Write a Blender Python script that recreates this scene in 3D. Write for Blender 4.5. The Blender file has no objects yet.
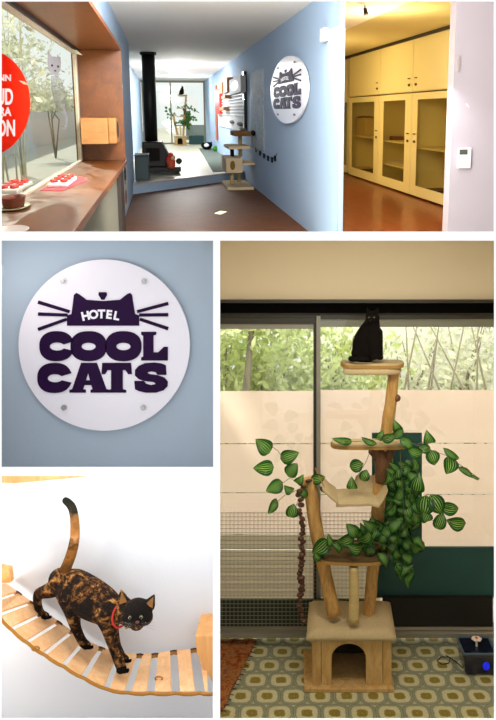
import bpy, bmesh, math, random
from mathutils import Vector, Matrix, noise as mnoise
random.seed(7)
sc = bpy.context.scene
COL = sc.collection
pi = math.pi
# ------------------------------------------------------------------ camera
F = 720.0; CX = 300.0; CY = 250.0; CAMZ = 2.27
cam = bpy.data.cameras.new('camera'); camo = bpy.data.objects.new('camera', cam); COL.objects.link(camo)
camo.location = (0, 0, CAMZ); camo.rotation_euler = (pi/2, 0, 0)
cam.sensor_fit = 'HORIZONTAL'; cam.sensor_width = 36; cam.lens = 36*F/496
cam.shift_x = (248-CX)/496; cam.shift_y = -(360-CY)/496
cam.clip_start = 0.05; cam.clip_end = 300
sc.camera = camo
sc.view_settings.view_transform = 'Standard'; sc.view_settings.look = 'None'
sc.view_settings.exposure = 0; sc.view_settings.gamma = 1; sc.view_settings.use_curve_mapping = False

W = Matrix.Identity(4)
def p(px, py, D):                       # a point of the lower rooms at distance D
    return Vector((D*(px-CX)/F, D, CAMZ - D*(py-CY)/F))
_d = Vector((-138, 720, 138)).normalized()
_r = Vector((1, .1849, .0354)).normalized(); _r = (_r - _r.dot(_d)*_d).normalized()
_u = _r.cross(_d).normalized()
R1 = Matrix(((_r.x, _d.x, _u.x, 0), (_r.y, _d.y, _u.y, 0), (_r.z, _d.z, _u.z, CAMZ), (0, 0, 0, 1)))
def hray(px, py):
    w = Vector(((px-CX)/F, 1, -(py-CY)/F)); return Vector((w.dot(_r), w.dot(_d), w.dot(_u)))
def hx(px, py, X): q = hray(px, py); return q*(X/q.x)
def hy(px, py, Y): q = hray(px, py); return q*(Y/q.y)
def hz(px, py, Z): q = hray(px, py); return q*(Z/q.z)

# ------------------------------------------------------------------ materials
def lin(h):
    h = h.lstrip('#'); v = [int(h[i:i+2], 16)/255 for i in (0, 2, 4)]
    return tuple((c/12.92 if c <= .04045 else ((c+.055)/1.055)**2.4) for c in v) + (1,)
class NT:
    def __init__(s, name):
        s.m = bpy.data.materials.new(name); s.m.use_nodes = True; s.t = s.m.node_tree; s.t.nodes.clear()
        s.out = s.t.nodes.new('ShaderNodeOutputMaterial')
    def n(s, t, **k):
        nd = s.t.nodes.new('ShaderNode'+t)
        for a, b in k.items(): setattr(nd, a, b)
        return nd
    def l(s, a, b): s.t.links.new(a, b)
    def val(s, sock, v):
        if hasattr(v, 'is_linked') or hasattr(v, 'links'): s.l(v, sock)
        else: sock.default_value = v
    def math(s, op, a, b=0.0, c=0.0):
        nd = s.n('Math', operation=op); s.val(nd.inputs[0], a); s.val(nd.inputs[1], b); s.val(nd.inputs[2], c); return nd.outputs[0]
    def mix(s, f, a, b, bt='MIX'):
        nd = s.n('Mix', data_type='RGBA', blend_type=bt); s.val(nd.inputs[0], f); s.val(nd.inputs[6], a); s.val(nd.inputs[7], b); return nd.outputs[2]
    def coord(s, kind='Object', scale=(1, 1, 1), rot=(0, 0, 0)):
        tc = s.n('TexCoord'); mp = s.n('Mapping'); mp.inputs['Scale'].default_value = scale; mp.inputs['Rotation'].default_value = rot
        s.l(tc.outputs[kind], mp.inputs[0]); return mp.outputs[0]
    def noise(s, vec, scale=5, detail=3, rough=.5, dist=0):
        nd = s.n('TexNoise'); s.l(vec, nd.inputs['Vector']); nd.inputs['Scale'].default_value = scale
        nd.inputs['Detail'].default_value = detail; nd.inputs['Roughness'].default_value = rough; nd.inputs['Distortion'].default_value = dist
        return nd.outputs['Fac']
    def ramp(s, f, stops, interp='LINEAR'):
        nd = s.n('ValToRGB'); s.l(f, nd.inputs[0]); cr = nd.color_ramp; cr.interpolation = interp
        while len(cr.elements) < len(stops): cr.elements.new(.5)
        for e, (q, c) in zip(cr.elements, stops): e.position = q; e.color = lin(c) if isinstance(c, str) else (c, c, c, 1)
        return nd.outputs[0]
    def bsdf(s, color, rough=.5, metal=0, coat=0, spec=.5, bump=None, bstr=.2, bdist=.01, sub=0, em=None, ems=0, alpha=None):
        b = s.n('BsdfPrincipled'); s.val(b.inputs['Base Color'], color); s.val(b.inputs['Roughness'], rough)
        b.inputs['Metallic'].default_value = metal; b.inputs['Coat Weight'].default_value = coat; b.inputs['Specular IOR Level'].default_value = spec
        b.inputs['Coat Roughness'].default_value = .08
        if alpha is not None: s.val(b.inputs['Alpha'], alpha)
        if em: b.inputs['Emission Color'].default_value = lin(em); b.inputs['Emission Strength'].default_value = ems
        if bump is not None:
            bm_ = s.n('Bump'); bm_.inputs['Strength'].default_value = bstr; bm_.inputs['Distance'].default_value = bdist
            s.l(bump, bm_.inputs['Height']); s.l(bm_.outputs[0], b.inputs['Normal'])
        s.l(b.outputs[0], s.out.inputs[0]); return b
def plain(name, h, rough=.6, metal=0, coat=0, var=.06, scale=6, bstr=.05, spec=.5, em=None, ems=0, alpha=None):
    t = NT(name); v = t.coord(); nz = t.noise(v, scale, 4)
    c = t.mix(nz, tuple(x*(1-var) for x in lin(h)[:3])+(1,), tuple(min(1, x*(1+var)) for x in lin(h)[:3])+(1,))
    t.bsdf(c, rough, metal, coat, spec, bump=t.noise(v, scale*20, 2), bstr=bstr, bdist=.002, em=em, ems=ems, alpha=alpha); return t.m
def wood(name, stops, scale=(1, 1, 1), rough=.45, coat=0, freq=6, bstr=.1):
    t = NT(name); v = t.coord(scale=scale); a = t.noise(v, freq, 5, .6, 1.2); b = t.noise(v, freq*6, 3)
    f = t.math('ADD', t.math('MULTIPLY', a, .75), t.math('MULTIPLY', b, .25))
    t.bsdf(t.ramp(f, stops), rough, 0, coat, bump=b, bstr=bstr, bdist=.002); return t.m
def fabric(name, h, h2=None, scale=60, rough=.95):
    t = NT(name); v = t.coord(); a = t.noise(v, scale, 4, .7); b = t.noise(v, 8, 3)
    c = t.mix(a, lin(h), lin(h2 or h)); c = t.mix(t.math('MULTIPLY', b, .25), c, lin(h2 or h))
    t.bsdf(c, rough, spec=.1, bump=a, bstr=.5, bdist=.004); return t.m
def glass(name, tint='#ffffff', gl=.06):
    t = NT(name); a = t.n('BsdfTransparent'); a.inputs[0].default_value = lin(tint); g = t.n('BsdfGlossy'); g.inputs['Roughness'].default_value = .03
    m = t.n('MixShader'); m.inputs[0].default_value = gl; t.l(a.outputs[0], m.inputs[1]); t.l(g.outputs[0], m.inputs[2]); t.l(m.outputs[0], t.out.inputs[0]); return t.m

# ------------------------------------------------------------------ mesh builder
class MB:
    def __init__(s): s.V = []; s.F = []; s.U = {}; s.S = set()
    def add(s, vs, fs, smooth=False):
        o = len(s.V); s.V += [Vector(v) for v in vs]
        for f in fs:
            if smooth: s.S.add(len(s.F))
            s.F.append(tuple(i+o for i in f))
        return s
    def box(s, a, b):
        x0, y0, z0 = a; x1, y1, z1 = b
        x0, x1 = min(x0, x1), max(x0, x1); y0, y1 = min(y0, y1), max(y0, y1); z0, z1 = min(z0, z1), max(z0, z1)
        return s.add([(x0,y0,z0),(x1,y0,z0),(x1,y1,z0),(x0,y1,z0),(x0,y0,z1),(x1,y0,z1),(x1,y1,z1),(x0,y1,z1)],
                     [(0,3,2,1),(4,5,6,7),(0,1,5,4),(1,2,6,5),(2,3,7,6),(3,0,4,7)])
    def hexa(s, q0, q1):                # two quads, corner to corner
        return s.add(list(q0)+list(q1), [(0,3,2,1),(4,5,6,7),(0,1,5,4),(1,2,6,5),(2,3,7,6),(3,0,4,7)])
    def prism(s, poly, off):
        n = len(poly); off = Vector(off); P = [Vector(q) for q in poly]
        return s.add(P+[q+off for q in P], [tuple(range(n-1, -1, -1)), tuple(range(n, 2*n))]+[(i, (i+1) % n, n+(i+1) % n, n+i) for i in range(n)])
    def tube(s, pts, rad, n=12, cap=True, squash=1.0):
        pts = [Vector(q) for q in pts]; rad = rad if hasattr(rad, '__len__') else [rad]*len(pts)
        vs = []; t0 = (pts[1]-pts[0]).normalized(); a = t0.orthogonal().normalized()
        for i, q in enumerate(pts):
            t = (pts[min(i+1, len(pts)-1)]-pts[max(i-1, 0)]).normalized()
            a = (a-a.dot(t)*t).normalized(); b = t.cross(a)
            for k in range(n):
                an = 2*pi*k/n; vs.append(q+rad[i]*(math.cos(an)*a+math.sin(an)*b*squash))
        fs = [(i*n+k, i*n+(k+1) % n, (i+1)*n+(k+1) % n, (i+1)*n+k) for i in range(len(pts)-1) for k in range(n)]
        s.add(vs, fs, True)
        if cap:
            o = len(s.V)-len(vs); s.F.append(tuple(o+k for k in range(n-1, -1, -1))); s.F.append(tuple(o+(len(pts)-1)*n+k for k in range(n)))
        return s
    def ball(s, c, r, M=None, n=14, m=9):
        c = Vector(c); r = Vector(r) if hasattr(r, '__len__') else Vector((r, r, r)); vs = []
        for i in range(m+1):
            th = pi*i/m
            for k in range(n):
                q = Vector((r.x*math.sin(th)*math.cos(2*pi*k/n), r.y*math.sin(th)*math.sin(2*pi*k/n), r.z*math.cos(th)))
                vs.append(c+(M @ q if M else q))
        return s.add(vs, [(i*n+k, (i+1)*n+k, (i+1)*n+(k+1) % n, i*n+(k+1) % n) for i in range(m) for k in range(n)], True)
    def lathe(s, c, prof, n=24, sc2=(1, 1)):
        c = Vector(c); vs = []
        for r, z in prof:
            for k in range(n): vs.append(c+Vector((r*math.cos(2*pi*k/n)*sc2[0], r*math.sin(2*pi*k/n)*sc2[1], z)))
        return s.add(vs, [(i*n+k, i*n+(k+1) % n, (i+1)*n+(k+1) % n, (i+1)*n+k) for i in range(len(prof)-1) for k in range(n)], True)
    def leaf(s, c, d, nrm, L, wd, curl=.25):
        d = Vector(d).normalized(); nrm = Vector(nrm); nrm = (nrm-nrm.dot(d)*d).normalized(); a = d.cross(nrm)
        o = len(s.V); R, C = 7, 5; vs = []
        for i in range(R+1):
            v = i/R; w = wd*.5*(math.sin(pi*v**.75)**.8 if 0 < v < 1 else 0)
            for k in range(C):
                u = -1+2*k/(C-1)
                vs.append(Vector(c)+d*L*(v-.5)+a*w*u+nrm*(abs(u)*w*.35-curl*L*(v-.5)**2))
                s.U[o+len(vs)-1] = (u*.5+.5, v)
        s.add(vs, [(i*C+k, i*C+k+1, (i+1)*C+k+1, (i+1)*C+k) for i in range(R) for k in range(C-1)], True)
    def build(s, name, mt, parent=None, room=None, bevel=0, smooth=None, loc=None):
        me = bpy.data.meshes.new(name)
        if parent is not None: o0 = Vector(parent['_o'])
        elif loc is not None: o0 = Vector(loc)
        else:
            xs = [v.x for v in s.V]; ys = [v.y for v in s.V]; zs = [v.z for v in s.V]
            o0 = Vector(((min(xs)+max(xs))/2, (min(ys)+max(ys))/2, min(zs)))
        me.from_pydata([v-o0 for v in s.V], [], s.F)
        for i, pl in enumerate(me.polygons): pl.use_smooth = (i in s.S) if smooth is None else smooth
        if s.U:
            uv = me.uv_layers.new(name='uv')
            for lp in me.loops: uv.data[lp.index].uv = s.U.get(lp.vertex_index, (0, 0))
        if mt: me.materials.append(mt)
        ob = bpy.data.objects.new(name, me); COL.objects.link(ob); ob['_o'] = tuple(o0)
        if parent is None: ob.matrix_world = (room or W) @ Matrix.Translation(o0)
        else:
            ob.parent = parent
            if tuple(parent['_o']) != tuple(o0): pass
        if bevel:
            md = ob.modifiers.new('bevel', 'BEVEL'); md.width = bevel; md.segments = 2; md.limit_method = 'ANGLE'; md.angle_limit = .6
        return ob
def fixn(o):
    bm = bmesh.new(); bm.from_mesh(o.data); bmesh.ops.recalc_face_normals(bm, faces=bm.faces); bm.to_mesh(o.data); bm.free(); return o
def tag(o, label, cat, group=None, kind=None):
    o['label'] = label; o['category'] = cat
    if group: o['group'] = group
    if kind: o['kind'] = kind
    return o
def thing(name, label, cat, loc, room=None, group=None):
    o = bpy.data.objects.new(name, None); COL.objects.link(o); o.empty_display_size = .1; o['_o'] = tuple(loc)
    o.matrix_world = (room or W) @ Matrix.Translation(Vector(loc)); return tag(o, label, cat, group)
def struct(mb, name, mt, room=None, label=None, cat=None, bevel=0):
    o = mb.build(name, mt, None, room, bevel); o['kind'] = 'structure'
    if label: o['label'] = label; o['category'] = cat or 'wall'
    return o
def copy_tree(o, M, parent=None):
    c = o.copy(); COL.objects.link(c)
    if parent is None: c.matrix_world = M
    else: c.parent = parent
    for ch in [x for x in o.children]: copy_tree(ch, None, c)
    return c
def poly2d(loops):
    cu = bpy.data.curves.new('t', 'CURVE'); cu.dimensions = '2D'; cu.fill_mode = 'BOTH'
    for lp in loops:
        sp = cu.splines.new('POLY'); sp.points.add(len(lp)-1); sp.use_cyclic_u = True
        for q, (x, y) in zip(sp.points, lp): q.co = (x, y, 0, 1)
    return curve_mesh(cu)
def curve_mesh(cu):
    ob = bpy.data.objects.new('t', cu); COL.objects.link(ob); dg = bpy.context.evaluated_depsgraph_get()
    me = bpy.data.meshes.new_from_object(ob.evaluated_get(dg)); vs = [v.co.copy() for v in me.vertices]; fs = [tuple(q.vertices) for q in me.polygons]
    bpy.data.objects.remove(ob); bpy.data.meshes.remove(me); return vs, fs
def text2d(txt, size=1, off=0.0):
    cu = bpy.data.curves.new('t', 'FONT'); cu.body = txt; cu.size = size; cu.offset = off; cu.align_x = 'CENTER'; cu.align_y = 'CENTER'
    return curve_mesh(cu)
def slab(mb, vf, mp, h0, h1):           # flat outline raised between two heights of a mapped surface
    vs, fs = vf; n = len(vs); P = [mp(v.x, v.y, h1) for v in vs]+[mp(v.x, v.y, h0) for v in vs]
    F2 = [tuple(f) for f in fs]+[tuple(n+i for i in reversed(f)) for f in fs]
    ed = {}
    for f in fs:
        for i in range(len(f)):
            a, b = f[i], f[(i+1) % len(f)]; ed[(a, b)] = ed.get((a, b), 0)+1
    for (a, b) in ed:
        if (b, a) not in ed: F2.append((a, n+a, n+b, b))
    mb.add(P, F2)
def fuse(mb, name, mt, parent=None, voxel=.005, smooth=4, room=None, loc=None, flat=None):
    t = MB(); t.V = mb.V; t.F = mb.F; ob = t.build(name, mt, parent, room, loc=loc)
    r = ob.modifiers.new('r', 'REMESH'); r.mode = 'VOXEL'; r.voxel_size = voxel; r.use_smooth_shade = True
    if smooth: q = ob.modifiers.new('s', 'SMOOTH'); q.iterations = smooth; q.factor = .5
    dg = bpy.context.evaluated_depsgraph_get(); me = bpy.data.meshes.new_from_object(ob.evaluated_get(dg))
    old = ob.data; ob.modifiers.clear(); ob.data = me; bpy.data.meshes.remove(old)
    if not me.materials: me.materials.append(mt)
    for pl in me.polygons: pl.use_smooth = True
    me.name = name; return ob
def light(kind, name, loc, energy, color=(1, 1, 1), size=.5, size_y=None, target=None, room=None, spot=None):
    l = bpy.data.lights.new(name, kind); l.energy = energy; l.color = color
    if kind == 'AREA':
        l.size = size
        if size_y: l.shape = 'RECTANGLE'; l.size_y = size_y
    elif kind in ('POINT', 'SPOT'): l.shadow_soft_size = size
    if spot: l.spot_size = spot; l.spot_blend = .6
    o = bpy.data.objects.new(name, l); COL.objects.link(o)
    M = Matrix.Translation(Vector(loc))
    if target is not None: M = M @ (Vector(target)-Vector(loc)).to_track_quat('-Z', 'Y').to_matrix().to_4x4()
    o.matrix_world = (room or W) @ M; return o
# ------------------------------------------------------------------ world, sun, white partition with four openings
w = bpy.data.worlds.new('sky'); sc.world = w; w.use_nodes = True
bg = w.node_tree.nodes['Background']; bg.inputs[0].default_value = (.97, .985, 1, 1); bg.inputs[1].default_value = 1.12
sun = light('SUN', 'sun', (0, 6, 8), 4.5, (1, .95, .86)); sun.data.angle = .03
sun.matrix_world = Matrix.Translation((0, 6, 8)) @ Vector((.42, -.62, -.62)).to_track_quat('-Z', 'Y').to_matrix().to_4x4()

m_white = plain('white_partition_paint', '#ffffff', .9, var=.0, bstr=0, spec=.0)
YP = 2.18
OPEN = [(1.2, 494, 1.2, 231.5), (1.2, 213.2, 240.6, 467.2), (1.2, 212.8, 476, 719), (220, 494.3, 240.6, 719)]
_xs = sorted({-2500., 3000.} | {o[0] for o in OPEN} | {o[1] for o in OPEN}); _ys = sorted({-2500., 2900.} | {o[2] for o in OPEN} | {o[3] for o in OPEN})
mb = MB()
for i in range(len(_xs)-1):
    for j in range(len(_ys)-1):
        cx_, cy_ = (_xs[i]+_xs[i+1])/2, (_ys[j]+_ys[j+1])/2
        if any(o[0] < cx_ < o[1] and o[2] < cy_ < o[3] for o in OPEN): continue
        a = p(_xs[i], _ys[j], YP); b = p(_xs[i+1], _ys[j+1], YP); mb.box((a.x, YP, b.z), (b.x, YP+.004, a.z))
struct(mb, 'wall_front', m_white, None, 'white partition wall with four rectangular openings', 'wall')

# ------------------------------------------------------------------ niche with the round sign (blue wall)
def wallpaint(name, h, var=.04):
    t = NT(name); v = t.coord(); a = t.noise(v, 1.3, 4, .6); b = t.noise(v, 90, 3)
    l_ = lin(h); c = t.mix(a, tuple(x*(1-var) for x in l_[:3])+(1,), tuple(min(1, x*(1+var)) for x in l_[:3])+(1,))
    t.bsdf(c, .75, spec=.25, bump=b, bstr=.12, bdist=.003); return t.m
m_blue = wallpaint('pale_blue_wall_paint', '#afbdc9', .07)
YS = 2.56
struct(MB().box((-1.6, YS, 1.485), (-.297, YS+.03, 2.32)), 'wall_back', m_blue, None, 'pale blue wall behind the large round sign', 'wall')
struct(MB().hexa([(-.2635, 2.19, .28), (-.2535, 2.19, .28), (-.2535, 2.19, 2.31), (-.2635, 2.19, 2.31)],
                 [(-.311, 2.65, .28), (-.301, 2.65, .28), (-.301, 2.65, 2.33), (-.311, 2.65, 2.33)]), 'trim_1', m_white, None, 'white side return between the lower rooms', 'trim')
zA = lambda y_, D: CAMZ-D*(y_-CY)/F
struct(MB().hexa([(-1.6, 2.19, zA(469.5, 2.19)), (-.25, 2.19, zA(469.5, 2.19)), (-.25, 2.19, zA(468.5, 2.19)), (-1.6, 2.19, zA(468.5, 2.19))],
                 [(-1.6, 2.63, zA(472.5, 2.63)), (-.31, 2.63, zA(472.5, 2.63)), (-.31, 2.63, zA(469.5, 2.63)), (-1.6, 2.63, zA(469.5, 2.63))]), 'trim_2', m_white, None, 'hidden white light divider between sign wall and bridge wall', 'trim')  # hidden divider added to keep light from spilling between the niches
struct(MB().hexa([(-1.6, 2.19, zA(239.5, 2.19)), (-.25, 2.19, zA(239.5, 2.19)), (-.25, 2.19, zA(238, 2.19)), (-1.6, 2.19, zA(238, 2.19))],
                 [(-1.6, 2.6, zA(240, 2.6)), (-.31, 2.6, zA(240, 2.6)), (-.31, 2.6, zA(236, 2.6)), (-1.6, 2.6, zA(236, 2.6))]), 'ceiling', m_white, None, 'white ceiling strip above the sign wall', 'ceiling')
struct(MB().box((-1.63, 2.19, .3), (-1.6, 2.65, 2.34)), 'wall_left', m_white, None, 'white end wall left of the sign', 'wall')
# bridge wall
m_bw = wallpaint('cool_white_wall_paint', '#dde1e7', .02)
YB = 2.62
struct(MB().box((-1.6, YB, .28), (-.304, YB+.03, 1.5)), 'wall_back', m_bw, None, 'cool white wall behind the rope bridge', 'wall')
struct(MB().box((-1.6, 2.19, .25), (-.30, YB+.03, .28)), 'floor', m_bw, None, 'pale floor under the rope bridge wall', 'floor')
# area lights added to brighten the two small rooms, above and beside their openings
light('AREA', 'sign_wall_fill', (-1.0, 2.26, 2.22), .8, (1, .95, .93), .3, .1, (-.75, 2.56, 1.9))
light('AREA', 'bridge_wall_fill', (-1.42, 2.28, 1.0), 3.0, (1, .95, .88), .16, .16, (-.7, 2.6, .95))
light('AREA', 'bridge_top_fill', (-.6, 2.3, 1.54), 1.8, (1, .95, .9), .5, .08, (-.6, 2.6, .8))

light('AREA', 'bridge_side_lamp', (-1.02, 2.235, 1.36), .45, (1, .97, .93), .05, .05, (-.72, 2.62, 1.28))
# ------------------------------------------------------------------ the round sign
m_acry = plain('white_acrylic', '#f2ecf2', .3, var=.01, bstr=0, coat=.15)
m_purp = plain('deep_purple_acrylic', '#260a34', .5, var=.35, scale=9, bstr=0, coat=0, spec=.1)
m_chrome = plain('brushed_steel', '#b8b8b4', .25, 1, bstr=0)
m_wtext = plain('white_print', '#f4f0f4', .4, var=0, bstr=0)
def zc(x, y): return ((20+x*.3427-103.3)/86, -(280+y*.3427-345.5)/86)     # drawing units to disc radii
def ell(cx, cy, a, b, t0=0, t1=360, n=40, pw=1.0):
    o = []
    for i in range(n+1 if t1-t0 < 360 else n):
        t = math.radians(t0+(t1-t0)*i/n); c, s_ = math.cos(t), math.sin(t)
        o.append((cx+a*math.copysign(abs(c)**pw, c), cy-b*math.copysign(abs(s_)**pw, s_)))
    return o
def ribbon(pts, ws):
    L, R = [], []
    for i, (x, y) in enumerate(pts):
        x0, y0 = pts[max(0, i-1)]; x1, y1 = pts[min(len(pts)-1, i+1)]; dx, dy = x1-x0, y1-y0; l_ = math.hypot(dx, dy)
        L.append((x-dy/l_*ws[i]/2, y+dx/l_*ws[i]/2)); R.append((x+dy/l_*ws[i]/2, y-dx/l_*ws[i]/2))
    return L+R[::-1]
def smooth_s():
    out = [(426,278),(400,278),(394,270),(382,268),(372,270),(371,273),(376,276),(400,279),(420,286),(430,298),(429,312),(418,323),(396,330),(366,330),(346,326),(334,320),(332,296),(360,296),(366,304),(380,308),(392,306),(394,303),(388,299),(362,296),(344,290),(334,280),(334,264),(344,252),(362,244),(390,242),(412,245),(424,250)]
    return out
def O_(cx, cy): return [ell(cx, cy, 53, 44, pw=.85), ell(cx, cy+1, 21, 11)]
def C_(cx, cy): return [ell(cx, cy, 50, 44, 24, 336, 44, .85)+[(cx+50, cy+14)]+ell(cx+2, cy+1, 22, 12, 330, 30, 24)+[(cx+50, cy-14)]]
GL = {
 'COOL': C_(104, 194)+O_(198, 194)+O_(300, 194)+[[(352,152),(396,152),(396,160),(388,163),(388,212),(402,212),(418,196),(430,196),(430,236),(352,236),(352,227),(358,224),(358,164),(352,160)]],
 'CATS': C_(98, 287)+[[(176,243),(222,243),(250,320),(258,322),(258,330),(204,330),(204,322),(210,320),(206,308),(186,308),(182,320),(190,322),(190,330),(142,330),(142,322),(150,320)],[(190,294),(202,294),(197,272)]]
   + [[(238,243),(322,243),(325,276),(314,276),(306,264),(298,264),(298,320),(308,323),(308,330),(254,330),(254,323),(264,320),(264,264),(254,264),(246,276),(236,276)]]}
GL['CATS'] += [smooth_s()]
HAT = [[(135,134),(135,104),(148,100),(152,70),(155,44),(162,38),(170,42),(192,58),(240,62),(290,58),(310,42),(319,38),(325,44),(329,70),(334,100),(346,104),(346,134)]]
def round_sign(label, loc, mp, room=None, th=.012):
    t = thing('round_sign', label, 'sign', loc, room)
    mb = MB(); slab(mb, poly2d([ell(0, 0, 1, 1, n=96)]), mp, .6*th, 1.6*th); mb.build('disc', m_acry, t)
    for k, lo in GL.items():
        for g in ([lo[0:1], lo[1:3], lo[3:5], lo[5:6]] if k == 'COOL' else [lo[0:1], lo[1:3], lo[3:4], lo[4:5]]):
            mb = MB(); slab(mb, poly2d([[zc(*q) for q in l] for l in g]), mp, 1.6*th, 1.9*th); mb.build('letter', m_purp, t)
    mb = MB(); slab(mb, poly2d([[zc(*q) for q in l] for l in HAT]), mp, 1.6*th, 1.9*th); mb.build('cat_ear_emblem', m_purp, t)
    mb = MB(); slab(mb, poly2d([[zc(*q) for q in [(228,36),(250,36),(252,44),(244,58),(236,58),(227,44)]]]), mp, 1.6*th, 1.9*th); mb.build('emblem_knob', m_purp, t)
    for a, b in (((50,65),(142,93)), ((50,100),(136,103)), ((50,145),(134,115)), ((431,69),(340,93)), ((431,102),(346,103)), ((431,143),(348,115))):
        mb = MB(); slab(mb, poly2d([[zc(*q) for q in ribbon([a, b], [10, 9])]]), mp, 1.6*th, 1.9*th); mb.build('whisker', m_purp, t)
    mb = MB(); xs = [190, 213, 236, 258, 280]
    for x, ch in zip(xs, 'HOTEL'):
        vs, fs = text2d(ch, .135, .006); k = (x-236)/48; x0, y0 = zc(x, 101+6*k*k); an = -k*.22
        vs = [Vector((x0+v.x*math.cos(an)-v.y*math.sin(an), y0+v.x*math.sin(an)+v.y*math.cos(an), 0)) for v in vs]
        slab(mb, (vs, fs), mp, 1.9*th, 2.0*th)
    mb.build('hotel_lettering', m_wtext, t)
    for px_, py_ in ((62.5, 281), (143.7, 281.5), (63.5, 408), (143, 408)):
        x0, y0 = (px_-103.3)/86, -(py_-345.5)/86
        mb = MB(); slab(mb, poly2d([ell(x0, y0, .033, .033, n=16)]), mp, 0, 2.1*th); slab(mb, poly2d([ell(x0, y0, .018, .018, n=12)]), mp, 2.1*th, 2.4*th); mb.build('mounting_screw', m_chrome, t)
    return t
cS = p(103.3, 345.5, 2.53); rS = 86/F*2.53
round_sign('large round white sign with purple cat lettering, on plain blue wall', (cS.x, YS, cS.z), lambda u, v, h: Vector((cS.x+u*rS, YS-h, cS.z+v*rS)))
# ------------------------------------------------------------------ rope bridge with the tortoiseshell cat
m_pine = wood('light_pine', [(.3, '#ecae72'), (.5, '#f8c48c'), (.7, '#ffd8a8')], (1, 1, 1), .5, freq=14)
m_pine2 = wood('light_pine_block', [(.3, '#d9974f'), (.7, '#efb877')], (6, 6, 1), .55, freq=5)
m_rope = fabric('brown_jute_rope', '#9a6224', '#c08a44', 200)
m_nutc = plain('dark_cord', '#5a3414', .8)
DW, DN = 2.6, 2.375
GAP = [((5,582),(-22,585)),((19,592),(0,598)),((32.5,602),(-1,614)),((46,612),(12,628)),((59.5,621.5),(28,641)),((73,631),(45,653)),((86,639.5),(64,664.5)),
       ((102,647),(84,676)),((121,652),(107,687)),((140,653.5),(128,690.5)),((155,653),(150.5,691)),((173.5,650),(175.5,691)),((194,648),(200,691)),((211,646),(213,691))]
cB = p(110, 660, 2.49)
br = thing('rope_bridge', 'curved wooden slat bridge strung on rope along the white wall, cat walking on it', 'pet bridge', (cB.x, 2.5, cB.z))
def gw(i, far): return (1.6+2.2*max(0, (i-6)/6)) if far else (2.0+3.0*max(0, (i-6)/6))
for i in range(len(GAP)-1):
    (f0, n0), (f1, n1) = GAP[i], GAP[i+1]
    def mv(a, b, s_):
        dx, dy = b[0]-a[0], b[1]-a[1]; l_ = math.hypot(dx, dy); return (a[0]+dx/l_*s_, a[1]+dy/l_*s_)
    A = p(*mv(f0, f1, gw(i, 1)), DW); B = p(*mv(f1, f0, gw(i+1, 1)), DW); C = p(*mv(n1, n0, gw(i+1, 0)), DN); D = p(*mv(n0, n1, gw(i, 0)), DN)
    nn = (B-A).cross(C-B).normalized(); nn = nn if nn.z > 0 else -nn
    mb = MB(); mb.hexa([q-nn*.009 for q in (A, B, C, D)], [A, B, C, D]); fixn(mb.build('slat', m_pine, br, bevel=.002))
def rail(k, D, dz, r, mid=3):
    pts = []
    for i in range(len(GAP)-1):
        a = p(*GAP[i][k], D); b = p(*GAP[i+1][k], D)
        for j in range(mid):
            q = a.lerp(b, j/mid); q.z += dz+(.003 if j == 0 else -.001); pts.append(q)
    pts.append(p(*GAP[-1][k], D)+Vector((0, 0, dz))); return pts
MB().tube(rail(1, DN-.004, -.010, .006), .0055, 8).build('rope', m_rope, br)
MB().tube(rail(0, DW-.012, -.014, .005), .0050, 8).build('rope', m_rope, br)
for i in range(1, 13):          # cord loops that hold the slats
    a = p(*GAP[i][0], DW-.012); a.z -= .004
    d_ = (p(*GAP[min(i+1, 13)][0], DW)-p(*GAP[i-1][0], DW)).normalized()
    MB().tube([a-d_*.012, a+Vector((0, 0, .002)), a+d_*.012], .003, 8).build('knot', m_nutc, br)
for q in ((36, 648), (159, 678)):
    c = p(q[0], q[1], DN-.004 if q[0] < 100 else 2.44); ring = [c+Vector((.012*math.cos(t), -.004, .007*math.sin(t))) for t in [k*pi/6 for k in range(13)]]
    MB().tube(ring, .0028, 6).build('cord_loop', m_rope, br)
def pxbox(x0, y0, x1, y1, D0, D1):      # block whose front face spans these pixels
    a = p(x0, y0, D0); b = p(x1, y1, D0); return (a.x, D0, b.z), (b.x, D1, a.z)
# right block: slanted side, left post
a = [p(195, 636, 2.47), p(213, 635.5, 2.47), p(213, 684, 2.47), p(211, 680, 2.47), p(197, 655, 2.47)]
mb = MB(); mb.prism(a, (0, .15, 0)); fixn(mb.build('wall_block', m_pine2, br, bevel=.003))
a = [p(-6, 566, 2.5), p(9.5, 569, 2.5), p(11, 583, 2.5), p(-6, 584, 2.5)]
mb = MB(); mb.prism(a, (0, .03, 0)); fixn(mb.build('wall_block', m_pine2, br, bevel=.003))
# shelf above
a = p(-40, 470, 2.36); b = p(62, 478, 2.36)
sh = MB().prism([p(x, y, 2.585) for x, y in ((-40,474.5),(92,474.5),(84,477),(14,483.5),(-40,480.5))], (0, .034, 0))
tag(fixn(sh.build('wall_shelf', m_pine2, bevel=.003)), 'pine shelf board high on the white wall above the cat', 'shelf')

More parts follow.
